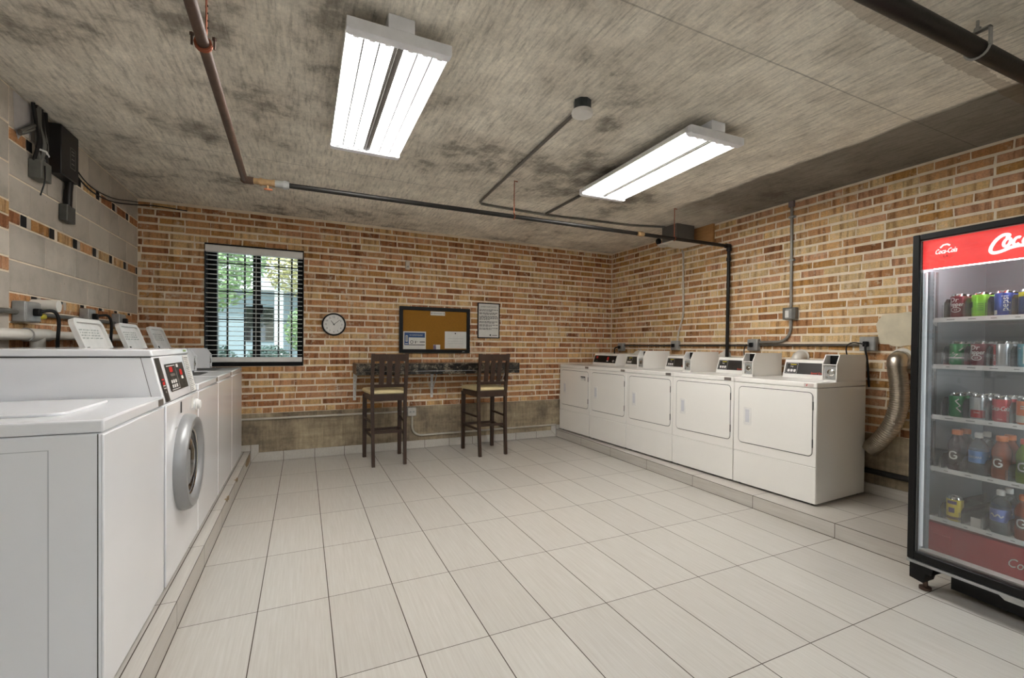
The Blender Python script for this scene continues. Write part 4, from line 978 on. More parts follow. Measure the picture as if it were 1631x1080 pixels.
b = WB(); b.box(XR - .03, XR - .001, -1.515, -1.465, ZC - .06, ZC - .002); b.build('ceiling_fitting', mat('mauve_fitting', rgb(112, 98, 98), .5), tcn, .004)
b = WB(); b.box(XR - .028, XR - .001, -1.525, -1.468, 2.06, 2.075); b.box(XR - .028, XR - .001, -1.525, -1.468, 2.46, 2.475); b.build('clamp', M['steel'], tcn)
pipe('floor_pipe', 'dark pipe low on the right wall beside the fridge', 'pipe', [(XR - .03, -1.7, .288), (XR - .03, -2.9, .28), (XR - .03, -3.6, .28)], .022, M['iron'])

# dryer ducts
def duct(label, y, z, pts, r):
    t = thing('dryer_duct', label, 'duct', (XR - .08, y, z - .1))
    b = WB(); b.lathe([(r + .022, 0), (r + .022, .004), (r + .003, .006), (r + .003, .05)], (XR - .001, y, z), (-1, 0, 0), 28); b.build('wall_collar', M['pvc'], t)
    path = [Vector(p) for p in pts]; sp = smoothpath(path, 10)
    nE = max(3, len(sp) // 4)
    b = WB(); b.tube(sp[:nE + 1], r, 28, False); b.tube([sp[nE - 1], sp[nE]], r + .004, 28); b.build('elbow', M['duct'], t)
    b = WB(); rs = []; q = []
    tot = len(sp) - nE
    for i in range(nE, len(sp) - 1):
        for k in range(4):
            q.append(sp[i].lerp(sp[i + 1], k / 4)); rs.append((r - .006) + (.006 if k in (1, 2) else 0))
    b.tube(q, r, 28, False, rs); b.build('flexible_hose', M['duct'], t)
duct('silver flexible duct curving down beside the nearest dryer', -2.372, 1.175, [(XR - .02, -2.372, 1.175), (XR - .072, -2.373, 1.165), (XR - .082, -2.376, 1.10), (XR - .082, -2.392, 1.0), (XR - .08, -2.392, .84), (XR - .075, -2.345, .67), (XR - .07, -2.255, .53), (XR - .068, -2.19, .46)], .062)
def stub(label, y, z, r=.052):
    t = thing('vent_elbow', label, 'vent', (XR - .06, y, z - .1))
    b = WB(); b.lathe([(r + .016, 0), (r + .016, .004), (r + .002, .006)], (XR - .001, y, z), (-1, 0, 0), 24); b.build('wall_collar', M['pvc'], t)
    a = [(XR - .002, y, z)] + [(XR - .03 - .035 * math.sin(math.radians(k)), y, z - .035 * (1 - math.cos(math.radians(k)))) for k in (0, 30, 60, 90)] + [(XR - .065, y, z - .16)]
    b = WB(); b.tube(a, r, 20); b.build('elbow_pipe', M['pvc'], t)
stub('pale vent elbow on brick just above the nearest dryer', -1.60, 1.175); stub('pale vent elbow peeking over the third dryer by the black pipe', -.775, 1.165, .045); stub('pale vent elbow peeking over the second dryer', .62, 1.155, .045)

# ------------------------------------------------------------------ back wall low conduits and outlet
ob = thing('outlet_box', 'square grey outlet box low on concrete between the two stools', 'outlet', (1.664, YB - .03, .395))
b = WB(); b.box(1.612, 1.716, YB - .052, YB - .004, .398, .502); b.build('box', M['steel'], ob, .006)
b = WB(); b.box(1.616, 1.712, YB - .056, YB - .052, .402, .498); k = b.build('cover_plate', mat('worn_light_steel', rgb(190, 186, 178), .4, .3, .12, 30), ob, .004)
for x, z, r_ in ((1.624, .41, .004), (1.704, .41, .004), (1.624, .49, .004), (1.704, .49, .004), (1.645, .45, .012), (1.683, .45, .012)):
    b = WB(); b.cyl((x, YB - .056, z), (x, YB - .059, z), r_, 10); b.build('screw', M['steel'], k)
lc = mat('light_conduit', rgb(196, 190, 178), .4, .5, .1, 14)
pipe('conduit', 'pale horizontal conduit low on concrete from washers to the outlet box', 'conduit', [(-.80, YB - .018, .455), (1.612, YB - .018, .453)], .0115, lc)
cc = [(1.672, YB - .018, .40), (1.673, YB - .018, .27)] + [(1.673 + .112 * (1 - math.cos(math.radians(a))), YB - .018, .27 - .112 * math.sin(math.radians(a))) for a in range(15, 91, 15)] + [(3.66, YB - .018, .163)]
pipe('conduit', 'pale conduit curving down from outlet box and running to the dryers', 'conduit', cc, .0125, lc)

# ------------------------------------------------------------------ left wall services
ep = thing('control_box', 'black metal control box high on the left block wall', 'box', (-.90, -.31, 2.30))
b = WB(); b.box(XL + .001, -.877, -.434, -.19, 2.295, 2.603); b.build('housing', mat('matt_black_box', rgb(16, 15, 15), .5), ep, .004)
b = WB(); fx = lambda y, z: (-.8765, y + .275, z + .045)
b.ribbon([(-.585, 2.33), (-.515, 2.33), (-.515, 2.46), (-.585, 2.46), (-.585, 2.33), (-.515, 2.33)], .004, fx)
for z in (2.44, 2.42, 2.39, 2.36): b.ribbon([(-.57, z), (-.53, z)], .006, fx)
b.build('label_print', M['grey_ink'], ep)
b = WB(); b.tube([(-.908, -.235, 2.30), (-.913, -.24, 2.23), (-.915, -.24, 2.13)], .022, 12); b.build('conduit_stub', M['iron'], ep)
b = WB(); b.box(XL + .001, -.895, -.30, -.18, 2.03, 2.14); b.build('lower_junction_box', mat('dark_grey_steel', rgb(84, 84, 80), .5, .4, .15, 20), ep, .006)
cb = thing('cable_junction', 'grey junction box with taped bundle of cables beside black control box', 'junction box', (-.91, -.60, 2.19))
b = WB(); b.box(XL + .001, -.88, -.66, -.545, 2.19, 2.30); b.build('box', mat('dull_grey_box', rgb(104, 104, 98), .5, .3, .12, 20), cb, .005)
rr = random.Random(8)
for i in range(7):
    y = -.652 + i * .018; b = WB(); b.tube(smoothpath([(-.912 + rr.uniform(-.01, .01), y, 2.29), (-.905 + rr.uniform(-.015, .015), y + rr.uniform(-.02, .02), 2.40), (-.91, y + rr.uniform(-.02, .02), 2.50), (-.915, y + rr.uniform(-.02, .03), ZC - .004)], 5), rr.uniform(.008, .013), 8); b.build('cable', M['grey_conduit'] if i % 2 else M['iron'], cb)
for i in range(2):
    b = WB(); b.tube(smoothpath([(-.915, -.62, 2.51 - i * .02), (-.918, -.70, 2.46 - i * .02), (-.92, -.79, 2.40 - i * .015)], 5), .010, 8); b.build('cable', M['grey_conduit'], cb)
b = WB(); b.tube([(-.905, -.66, 2.36), (-.885, -.60, 2.365), (-.90, -.53, 2.36)], .006, 6); b.build('cable_tie', M['white'], cb)
b = WB(); b.tube(smoothpath([(-.875, -.64, 2.27), (-.872, -.65, 2.18), (-.885, -.665, 2.09)], 5), .004, 6); b.build('loose_wire', M['black'], cb)
cord('thin dark wire sagging from black control box to the corner', [(-.93, -.195, 2.48), (-.93, -.08, 2.40), (-.93, .20, 2.36), (-.93, .60, 2.40), (-.93, 1.0, 2.49), (-.925, 1.24, 2.55), (-.80, 1.245, 2.56), (-.55, 1.247, 2.545)], .005, 'wire')
cord('second thin dark wire sagging above the first to the corner', [(-.93, -.195, 2.51), (-.93, -.05, 2.43), (-.93, .20, 2.39), (-.93, .60, 2.43), (-.93, 1.0, 2.52), (-.925, 1.22, 2.57)], .004, 'wire')
g = 'metal outlet boxes behind the washers'
junction('outlet_box', 'large grey outlet box behind the open lids nearest the camera', -.75, 1.41, .16, .115, .058, cat='outlet', wall='L', group=g)
junction('outlet_box', 'grey outlet box on block wall behind the first raised lid', .055, 1.43, .115, .105, .055, wall='L', group=g)
junction('outlet_box', 'dark grey outlet box in the corner behind the last raised lid', .67, 1.425, .14, .11, .055, wall='L', group=g)
pipe('conduit', 'thin dark conduit along left block wall between outlet boxes', 'conduit', [(XL + .02, -3.4, 1.405), (XL + .02, .59, 1.405)], .013, M['grey_conduit'])
cord('thick black cord dropping from large outlet box behind the washers', [(XL + .085, -.745, 1.415), (XL + .125, -.70, 1.42), (XL + .135, -.665, 1.37), (XL + .125, -.65, 1.25), (XL + .12, -.65, 1.05)], .009)
cord('thick black cord dropping beside the first raised washer lid', [(XL + .085, .06, 1.435), (XL + .125, .11, 1.44), (XL + .135, .15, 1.38), (XL + .125, .17, 1.25), (XL + .12, .17, 1.05)], .009)
b = WB(); b.box(XL + .002, XL + .055, -.655, -.575, 1.375, 1.41); tag(b.build('pipe_strap', M['yellow'], loc=(XL + .02, -.61, 1.375), bevel=.012), 'small yellow plastic clip under white pipe by large outlet box', 'clip')
b = WB(); b.cyl((XL + .002, -.62, 1.455), (XL + .12, -.62, 1.455), .036, 24); tag(b.build('pipe_stub', M['pvc'], loc=(XL + .01, -.62, 1.42)), 'short white pipe stub poking from block wall by large outlet box', 'pipe')
wp = thing('waste_pipe', 'white plastic waste pipe along left wall behind the washers', 'pipe', (XL + .07, -.9, 1.25))
b = WB(); b.tube([(XL + .062, -3.4, 1.282), (XL + .062, -.80, 1.282)], .031, 18); b.build('pipe_run', M['pvc'], wp)
b = WB(); b.tube([(XL + .062, -.62, 1.282), (XL + .062, 1.10, 1.282)], .027, 18); b.build('pipe_run', M['pvc'], wp)
b = WB(); b.cyl((XL + .062, -.83, 1.282), (XL + .062, -.60, 1.282), .036, 20); b.cyl((XL + .062, -.715, 1.282), (XL + .062, -.715, .13), .033, 20); b.build('tee', M['pvc'], wp)
b = WB(); b.cyl((XL + .062, -.84, 1.282), (XL + .062, -.835, 1.282), .0375, 20); b.build('joint_line', M['grey_ink'], wp)
b = WB(); b.box(XL + .002, XL + .10, -1.6, 1.15, 1.13, 1.16); tag(b.build('gap_shade_strip', M['iron'], loc=(XL + .05, 0, 1.13)), 'dark strip painting the shaded gap under the white waste pipe behind washers', 'painted shade')  # dark strip painting the shade in the gap below the pipe

# ------------------------------------------------------------------ vending fridge (local: x along the front away from the corner, y into it)
FW, FH, FD = .72, 1.842, .70
FR = thing('drinks_fridge', 'black glass-door drinks fridge with red lit sign at right edge', 'fridge', (3.36, -2.972, 0), math.radians(-90 - 2.95 + 0))
FR.rotation_euler = (0, 0, math.atan2(-math.cos(math.radians(2.95)), -math.sin(math.radians(2.95))))
WM[FR] = Matrix.Translation(FR.location) @ Matrix.Rotation(FR.rotation_euler[2], 4, 'Z')
# local y must point into the fridge (+90 degrees from local x)
fblk = mat('fridge_black', rgb(13, 12, 12), .4, 0, .1, 8, spec=.25)
fin = mat('fridge_liner', rgb(196, 202, 206), .4, 0, .02, 4)
fbk = mat('fridge_back_liner', rgb(150, 154, 158), .5, 0, .04, 4)
b = MB(); b.box(0, .02, .045, FD, .15, FH - .008); b.box(FW - .02, FW, .045, FD, .15, FH - .008); b.box(.02, FW - .02, .045, FD, FH - .03, FH - .008); b.box(.02, FW - .02, FD - .03, FD, .15, FH - .03); b.box(.02, FW - .02, .06, FD, .15, .19); b.build('cabinet', fblk, FR, .003)
b = MB(); b.box(.0205, .024, .05, FD - .03, .19, FH - .03); b.box(FW - .024, FW - .0205, .05, FD - .03, .19, FH - .03); b.build('side_liner', fin, FR)
b = MB(); b.box(.024, FW - .024, FD - .034, FD - .0305, .19, FH - .03); b.build('back_liner', fbk, FR)
b = MB()
for (a, e, c, d) in ((0, .032, .16, FH), (FW - .032, FW, .16, FH), (.032, FW - .032, FH - .032, FH), (.032, FW - .032, .16, .202)): b.box(a, e, 0, .04, c, d)
dr = b.build('door_frame', fblk, FR, .004)
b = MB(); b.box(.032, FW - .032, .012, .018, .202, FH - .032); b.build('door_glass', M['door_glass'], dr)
b = MB(); b.ribbon([(.034, FH - .034), (.034, .204)], .003, lambda x, z: (x, .0105, z)); b.ribbon([(.034, FH - .0345), (FW - .034, FH - .0345)], .003, lambda x, z: (x, .0105, z)); b.build('door_seal', M['silver'], dr)
b = MB(); b.prism([(x, -.001, z) for x, z in ((0, .156), (0, .143), (.17, .143), (.36, .143), (.38, .128), (FW, .128), (FW, .156))], (0, .03, 0)); b.build('kick_strip', M['steel'], FR)
b = MB(); b.prism([(0.004, .02, .14), (.004, .02, .058), (.062, .02, .048), (.075, .02, .10), (.10, .02, .10), (.105, .02, .14)], (0, .10, 0)); b.build('leg_bracket', fblk, FR)
b = MB(); b.prism([(FW - .004, .02, .14), (FW - .004, .02, .058), (FW - .062, .02, .048), (FW - .075, .02, .10), (FW - .10, .02, .10), (FW - .105, .02, .14)], (0, .10, 0)); b.build('leg_bracket', fblk, FR)
for x in (.05, FW - .05):
    for y in (.07, FD - .08):
        b = MB(); b.cyl((x, y, 0), (x, y, .014), .026, 16); b.cyl((x, y, .014), (x, y, .15), .011, 12); b.build('foot', M['rust'], FR)
b = MB(); b.box(.13, FW - .02, .13, FD - .02, .03, .15); b.build('compressor_housing', fblk, FR)
# lit sign
sgm, t_, b_ = nt('lit_red_sign'); v_c = coords(t_); n_ = noise(t_, v_c, 5, 3)
cr_ = ramp(t_, n_, [(0.3, rgb(206, 22, 26)), (0.7, rgb(236, 52, 48))]); t_.links.new(cr_, b_.inputs['Base Color']); t_.links.new(cr_, b_.inputs['Emission Color']); b_.inputs['Emission Strength'].default_value = .75; b_.inputs['Roughness'].default_value = .3
b = MB(); b.box(.026, FW - .026, .030, .050, 1.664, FH - .024); sg = b.build('lit_sign', sgm, FR)
lit_white = emis('lit_white_lettering', (1, .97, .95, 1), .8)
sf = lambda x, z: (x, .0292, z)
b = MB(); X0, Z0, Hh = .292, 1.700, .074
def st_(pts, w): b.ribbon([(p.x, p.y) for p in smoothpath([(X0 + x * Hh, Z0 + z * Hh, 0) for x, z in pts], 8)], [q_ * Hh for q_ in w] if isinstance(w, list) else w * Hh, sf)
st_([(.80, .80), (.88, .98), (.62, 1.02), (.32, .80), (.10, .45), (.04, .15), (.20, .0), (.55, .04), (1.0, .20), (1.5, .24), (2.1, .10), (2.7, .12)], .20)
def oval(cx, cz, rx, rz, w, a0=0, a1=360): st_([(cx + rx * math.cos(math.radians(a)) + .25 * rz * math.sin(math.radians(a)), cz + rz * math.sin(math.radians(a))) for a in range(a0, a1 + 1, 30)], w)
oval(.80, .54, .15, .23, .17); oval(1.25, .54, .16, .22, .16, 50, 320); oval(1.68, .54, .15, .22, .16); st_([(1.95, .78), (1.84, .36), (1.98, .28)], .15)
st_([(2.15, .50), (2.40, .54)], .10)
st_([(3.25, .82), (3.30, 1.0), (3.05, 1.02), (2.78, .80), (2.60, .45), (2.60, .2), (2.80, .22), (3.0, .40)], .14)
oval(3.28, .52, .15, .22, .12); st_([(3.55, .30), (3.70, .80), (3.80, 1.0), (3.68, .9), (3.62, .4), (3.74, .28)], .10); oval(4.0, .52, .15, .22, .12); st_([(4.26, .78), (4.16, .36), (4.32, .28)], .11)
b.build('script_lettering', lit_white, sg)
b = MB(); c0 = (.128, 1.742)
b.text('Coca-Cola', .034, lambda x, z: sf(c0[0] + x, c0[1] - .010 + z), 'CENTER', shear=.35, squeeze=.60); b.text('Coca-Cola', .034, lambda x, z: sf(c0[0] + x + .0015, c0[1] - .009 + z), 'CENTER', shear=.35, squeeze=.60); b.ribbon([(c0[0] - .024, c0[1] + .020), (c0[0] - .012, c0[1] + .032), (c0[0] + .004, c0[1] + .034), (c0[0] + .016, c0[1] + .026)], .008, sf); b.build('badge_lettering', lit_white, sg)
b = MB(); b.text('LA', .018, lambda x, z: sf(c0[0] + x, c0[1] - .030 + z), 'CENTER'); b.build('badge_print', M['ink'], sg)
b = MB(); b.ribbon([(c0[0] + .038 * math.cos(a * PI / 12), c0[1] + .044 * math.sin(a * PI / 12)) for a in range(25)], .002, sf)
rr = random.Random(3)
for k in range(26):
    x, z, r_ = rr.uniform(.06, .45), rr.uniform(1.675, 1.80), rr.uniform(.0015, .004)
    if abs(x - c0[0]) < .04 and abs(z - c0[1]) < .035: continue
    b.ribbon([(x + r_ * math.cos(a), z + r_ * math.sin(a)) for a in [math.radians(d_) for d_ in range(180, 361, 30)]], .0012, sf)
b.build('droplet_print', mat('pale_red_print', rgb(244, 120, 100), .4), sg)
# inner lamp and shelf standards
b = MB(); b.cyl((.06, .075, 1.675), (FW - .06, .075, 1.675), .012, 12); b.build('lamp_strip', emis('cool_led_strip', (.86, .95, 1, 1), 16.0), FR)
b = MB(); b.cyl((FW - .035, .062, .22), (FW - .035, .062, 1.65), .009, 10); b.build('lamp_strip', bpy.data.materials['cool_led_strip'], FR)  # added strip out of view, brightens the drinks from the front
b = MB(); b.cyl((.030, .066, .22), (.030, .066, 1.65), .007, 10); b.build('lamp_strip', emis('dim_led_strip', (.9, .96, 1, 1), .12), FR)
b = MB(); b.prism([(.0245, .082, .2), (.040, .082, .2), (.046, .100, .2), (.0245, .115, .2)], (0, 0, 1.455)); b.build('lamp_shield', mat('grey_lamp_shield', rgb(112, 116, 120), .5), FR)
b = MB(); b.box(.0245, .030, .125, .140, .60, 1.66); b.box(.0245, .030, .165, .180, .60, 1.66); k = b.build('shelf_standard', M['silver'], FR)
b = MB()
for i in range(46): b.box(.0302, .0306, .129, .136, .62 + i * .022, .633 + i * .022)
b.build('standard_slots', M['black'], k)
SH = [1.405, 1.165, .903, .634, .376]                      # shelf front heights
for i, z in enumerate(SH):
    b = MB(); b.box(.05, FW - .03, .105, FD - .06, z - .004, z + .004)
    b.prism([(.026, .118, z + .002), (.026, .150, z - .03), (.026, .170, z - .03), (.026, .17, z + .002)], (.006, 0, 0))
    s_ = b.build('shelf', M['white'], FR)
    b = MB(); b.prism([(.05, .103, z - .014), (.05, .098, z - .012), (.05, .101, z + .010), (.05, .105, z + .010)], (FW - .08, 0, 0)); p_ = b.build('price_strip', M['white'], s_)
    b = MB()
    rr = random.Random(i)
    for c in range(8):
        x = .105 + c * .084
        if x + .05 < FW - .03: b.ribbon([(x, z - .002), (x + rr.uniform(.012, .035), z - .002)], .004, lambda x, zz: (x, .0985, zz))
    b.build('price_print', M['grey_ink'], s_)
    for c in range(8):
        x = .092 + c * .084
        if x < FW - .04:
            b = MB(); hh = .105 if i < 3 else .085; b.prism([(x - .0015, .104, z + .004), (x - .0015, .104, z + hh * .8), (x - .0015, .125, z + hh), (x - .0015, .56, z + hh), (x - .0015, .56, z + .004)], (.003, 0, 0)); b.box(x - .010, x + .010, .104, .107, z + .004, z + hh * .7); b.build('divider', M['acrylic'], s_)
redp = mat('red_plinth_panel', rgb(178, 30, 36), .35, 0, .06, 6)
b = MB(); b.box(.03, FW - .03, .10, .14, .205, .352); rp = b.build('lower_red_panel', redp, FR, .004)
b = MB(); b.box(.06, .14, .096, .10, .225, .30); b.build('panel_cover', redp, rp, .003)
b = MB(); b.text('Coca-Cola', .060, lambda x, z: (.352 + x, .0992, .252 + z), shear=.35, squeeze=.75); b.build('lettering', M['white'], rp)
b = MB(); b.box(.03, FW - .03, .045, .10, .192, .207); b.build('drip_tray', M['pvc'], FR)

# ---- drinks -----------------------------------------------------------------
def fpos(x, y, z): return tuple(WM[FR] @ Vector((x, y, z)))
FRZ = FR.rotation_euler[2]
cname = ['leftmost column', 'second column', 'third column', 'fourth column']
rname = ['front', 'second', 'third']
def wrapf(r, z0, ang0=0.0):                                # x along the circumference, y up, facing local -y
    return lambda x, y: (r * math.sin(x / r + ang0), -r * math.cos(x / r + ang0), z0 + y)
def make_can(name, label, body, letters, group, shiny=.3):
    t = thing(name, label, 'can', (0, 0, 0), 0, group)
    b = MB(); b.lathe([(.0, .002), (.024, .0), (.027, .004), (.033, .012), (.033, .108), (.0315, .111)], seg=28); b.build('body', body, t)
    b = MB(); b.lathe([(.0315, .111), (.027, .120), (.0265, .1225), (.0245, .1225), (.0238, .118), (0, .118)], seg=28); b.build('lid', M['chrome'], t)
    for (m, items) in letters:
        b = MB()
        for it in items: it(b)
        b.build('printing', m, t)
    return t
def T(s, size, x, y, sh=0.0, sq=1.0, al='CENTER', vert=False, a0=0.0):
    def go(b):
        f = wrapf(.0340, y, a0)
        if vert: b.text(s, size, lambda u, v: f(x - v, u), al, sh, sq)
        else: b.text(s, size, lambda u, v: f(x + u, v), al, sh, sq)
    return go
def B(x0, x1, y0, y1, r=.0332, a0=0.0):
    def go(b):
        f = wrapf(r, 0, a0); n = max(1, int((x1 - x0) / .006))
        for k in range(n): 
            u0, u1 = x0 + (x1 - x0) * k / n, x0 + (x1 - x0) * (k + 1) / n
            b.add([f(u0, y0), f(u1, y0), f(u1, y1), f(u0, y1)], [(0, 1, 2, 3)])
    return go
def OV(x, y, rx, ry, w):
    def go(b): f = wrapf(.0340, 0); b.ribbon([(x + rx * math.cos(a * PI / 10), y + ry * math.sin(a * PI / 10)) for a in range(21)], w, f)
    return go
def cm(n, c, metal=.35): return mat(n, c, .28, metal, .03, 10)
C_maroon = cm('maroon_can', rgb(112, 34, 46)); C_lime = cm('lime_can', rgb(124, 196, 44)); C_blue = cm('blue_can', rgb(38, 66, 150)); C_navy = cm('navy_can', rgb(40, 62, 110))
C_green = cm('green_can', rgb(20, 128, 66)); C_red = cm('red_can', rgb(186, 30, 36)); C_silver = cm('silver_can', rgb(190, 192, 194), .7); C_aqua = cm('aqua_can', rgb(104, 172, 190)); C_orange = cm('orange_can', rgb(232, 120, 52)); C_yellow = cm('yellow_can', rgb(214, 190, 48), .2)
Wt = M['white']
yel = mat('bright_yellow_print', rgb(214, 214, 40), .4); dkg = mat('dark_green_print', rgb(24, 70, 44), .4); crm = mat('cream_print', rgb(214, 206, 190), .4)
DP = [(Wt, [T('Dr', .032, -.006, .082, .1), T('Dr', .032, -.005, .0825, .1), T('Pepper', .030, .0, .060, .1, .72), T('Pepper', .030, .001, .0605, .1, .72), OV(0, .043, .019, .012, .0025), T('23', .014, 0, .038)])]
canspec = {
 (0, 0): ('dark red soda can', C_maroon, DP), (0, 1): ('lime green soda can', C_lime, [(dkg, [B(-.042, -.020, .050, .078)]), (dkg, [B(-.004, .022, k_, k_ + .002) for k_ in (.035, .045, .055, .065)])]),
 (0, 2): ('blue soda can with vertical lettering', C_blue, [(Wt, [T('pepsi', .036, .026, .026, 0, 1, 'LEFT', True), T('pepsi', .036, .027, .0265, 0, 1, 'LEFT', True), B(-.028, -.012, .010, .030)])]),
 (0, 3): ('navy soda can with yellow top', C_navy, [(yel, [B(-.05, .05, .088, .108)]), (Wt, [B(.0, .02, .05, .065)])]),
 (1, 0): ('green soda can with silver swoosh', C_green, [(Wt, [lambda b: b.ribbon([(-.025, .055), (-.005, .066), (.02, .078), (.034, .092)], [.002, .005, .006, .002], wrapf(.0340, 0)), T('Z', .030, .004, .040, .2), B(-.04, .045, .0385, .044)])]),
 (1, 1): ('dark red soda can', C_maroon, DP),
 (1, 2): ('silver and red soda can', C_silver, [(C_red, [B(-.05, -.014, .010, .108)]), (Wt, [T('LIME', .016, -.017, .030, 0, 1, 'LEFT', True)])]),
 (1, 3): ('pale aqua soda can', C_aqua, [(Wt, [B(-.004, .012, .02, .10), B(-.024, -.012, .088, .092)])]),
 (2, 0): ('green and silver soda can', C_green, [(Wt, [lambda b: b.ribbon([(.020, .095), (.008, .085), (.018, .072), (.026, .062), (.012, .05), (.03, .03)], .006, wrapf(.0340, 0))]), (C_silver, [B(-.05, -.024, .012, .108)])]),
 (2, 1): ('silver soda can with red base', C_silver, [(C_red, [B(-.02, .05, .012, .050)]), (Wt, [T('Diet', .012, .006, .034)])]),
 (2, 2): ('bright red soda can', C_red, [(Wt, [T('Coca-Cola', .030, .004, .058, .35, .55), T('Coca-Cola', .030, .005, .0585, .35, .55), T('Coca', .008, .006, .015)])]),
 (2, 3): ('orange soda can', C_orange, [(crm, [B(-.05, .05, .012, .045), B(-.01, .03, .075, .08), B(-.01, .03, .085, .09)])]),
}
snm = ['top shelf', 'second shelf', 'third shelf', 'fourth shelf', 'bottom shelf']
XC = [.134, .218, .302, .386]
for (s, c), (nm, body, let) in canspec.items():
    first = None
    for r in range(3):
        pos = fpos(XC[c], .142 + r * .068, SH[s] + .0045); lb = '%s, %s in %s of fridge %s' % (nm, rname[r], cname[c], snm[s])
        if first is None: first = make_can('soda_can', lb, body, let, 'soda cans in the drinks fridge'); first.location = pos; first.rotation_euler = (0, 0, FRZ)
        else: dup(first, pos, FRZ, lb)
def make_bottle(label, liquid, cap, band, wide=True, letter='G'):
    t = thing('drink_bottle', label, 'bottle', (0, 0, 0), 0, 'plastic bottles in the drinks fridge'); R_ = .036
    b = MB(); b.lathe([(0, .003), (R_ * .85, 0), (R_, .008), (R_, .055), (R_ * .93, .065), (R_ * .93, .10), (R_, .112), (R_, .128), (R_ * .90, .145), (R_ * .60, .166), (.019 if wide else .014, .174), (.019 if wide else .014, .182)], seg=28); b.build('body', liquid, t)
    b = MB(); rc = .021 if wide else .0155; b.lathe([(rc * .98, .181), (rc, .183), (rc, .201), (rc * .9, .205), (0, .205)], seg=24); b.build('cap', cap, t)
    f = wrapf(.0378, 0)
    if letter == 'G':
        b = MB(); b.ribbon([(p.x, p.y) for p in smoothpath([(.013, .090, 0), (.004, .097, 0), (-.010, .094, 0), (-.015, .080, 0), (-.010, .066, 0), (.004, .062, 0), (.013, .068, 0), (.013, .077, 0), (.003, .078, 0)], 5)], .007, f); b.build('letter_mark', Wt, t)
        b = MB(); 
        for k in range(8): b.add([f(-.022 + k * .005, .052), f(-.017 + k * .005, .052), f(-.017 + k * .005, .110), f(-.022 + k * .005, .110)], [(0, 1, 2, 3)])
        b.v = [(x * .975, y * .975, z) for x, y, z in b.v]; b.build('label_band', band, t)
    else:
        b = MB(); b.lathe([(R_ * 1.008, .060), (R_ * 1.008, .118)], seg=28); b.build('label_band', band, t)
        b = MB()
        if letter: b.text(letter, .018, lambda u, v: f(u, .082 + v), 'CENTER', squeeze=.8)
        else: b.ribbon([(k * .004 - .024, .088 + .006 * math.sin(k * 1.1)) for k in range(13)], .006, f)
        b.build('letter_mark', Wt, t)
    return t
def liq(n, c, tr=.5):
    m, t, bb = nt(n); bb.inputs['Base Color'].default_value = c; bb.inputs['Roughness'].default_value = .12; bb.inputs['Transmission Weight'].default_value = tr; bb.inputs['IOR'].default_value = 1.33
    t.links.new(mixc(t, 1.0, c, ramp(t, noise(t, coords(t), 30), [(0.3, (.92, .92, .92, 1)), (.7, (1, 1, 1, 1))]), 'MULTIPLY'), bb.inputs['Base Color']); return m
Lw = liq('water_bottle', rgb(206, 216, 222), .85); Ld = liq('dark_drink', rgb(70, 44, 46), .3); La = liq('amber_drink', rgb(186, 98, 60), .45); Lg = liq('green_drink', rgb(150, 176, 60), .45)
cap_o = mat('orange_cap', rgb(226, 120, 50), .4); cap_r = mat('red_orange_cap', rgb(220, 84, 56), .4); bd = mat('dark_label', rgb(74, 62, 58), .5); bw = mat('blue_water_label', rgb(110, 150, 206), .4); bw2 = mat('violet_water_label', rgb(120, 134, 196), .4); ba = mat('amber_label', rgb(110, 66, 46), .5); bgn = mat('green_label', rgb(96, 112, 50), .5)
bots = {(3, 0): ('dark sports drink bottle with orange cap', Ld, cap_o, bd, True, 'G'), (3, 1): ('clear water bottle with blue label', Lw, Wt, bw, False, 'DASANI'), (3, 2): ('amber sports drink bottle with orange cap', La, cap_o, ba, True, 'G'), (3, 3): ('green sports drink bottle with red cap', Lg, cap_r, bgn, True, 'G'),
        (4, 2): ('clear water bottle with violet blue label', Lw, Wt, bw2, False, ''), (4, 3): ('amber sports drink bottle with orange cap', La, cap_o, ba, True, 'G')}
for (s, c), a in bots.items():
    first = None
    for r in range(2):
        pos = fpos(XC[c] + .002, .146 + r * .076, SH[s] + .0045); lb = '%s, %s in %s of fridge %s' % (a[0], rname[r], cname[c], snm[s])
        if first is None: first = make_bottle(lb, *a[1:]); first.location = pos; first.rotation_euler = (0, 0, FRZ)
        else: dup(first, pos, FRZ, lb)
yc = make_can('soda_can', 'slim yellow can with purple print at left of fridge bottom shelf', C_yellow, [(mat('purple_can_print', rgb(96, 76, 110), .4), [B(-.02, .02, .088, .104), B(-.012, .012, .045, .07)]), (mat('brown_can_print', rgb(120, 92, 40), .4), [B(-.05, .05, .012, .026)])], 'soda cans in the drinks fridge'); yc.location = fpos(XC[0], .142, SH[4] + .0045); yc.rotation_euler = (0, 0, FRZ)
b = MB(); b.box(-.020, .020, 0, .0015, 0, .048); pc = b.build('price_card', M['paper']); pc.location = fpos(XC[1] + .01, .115, SH[4] + .0045); pc.rotation_euler = (0, 0, FRZ); tag(pc, 'blank white card in empty slot of fridge bottom shelf', 'card')

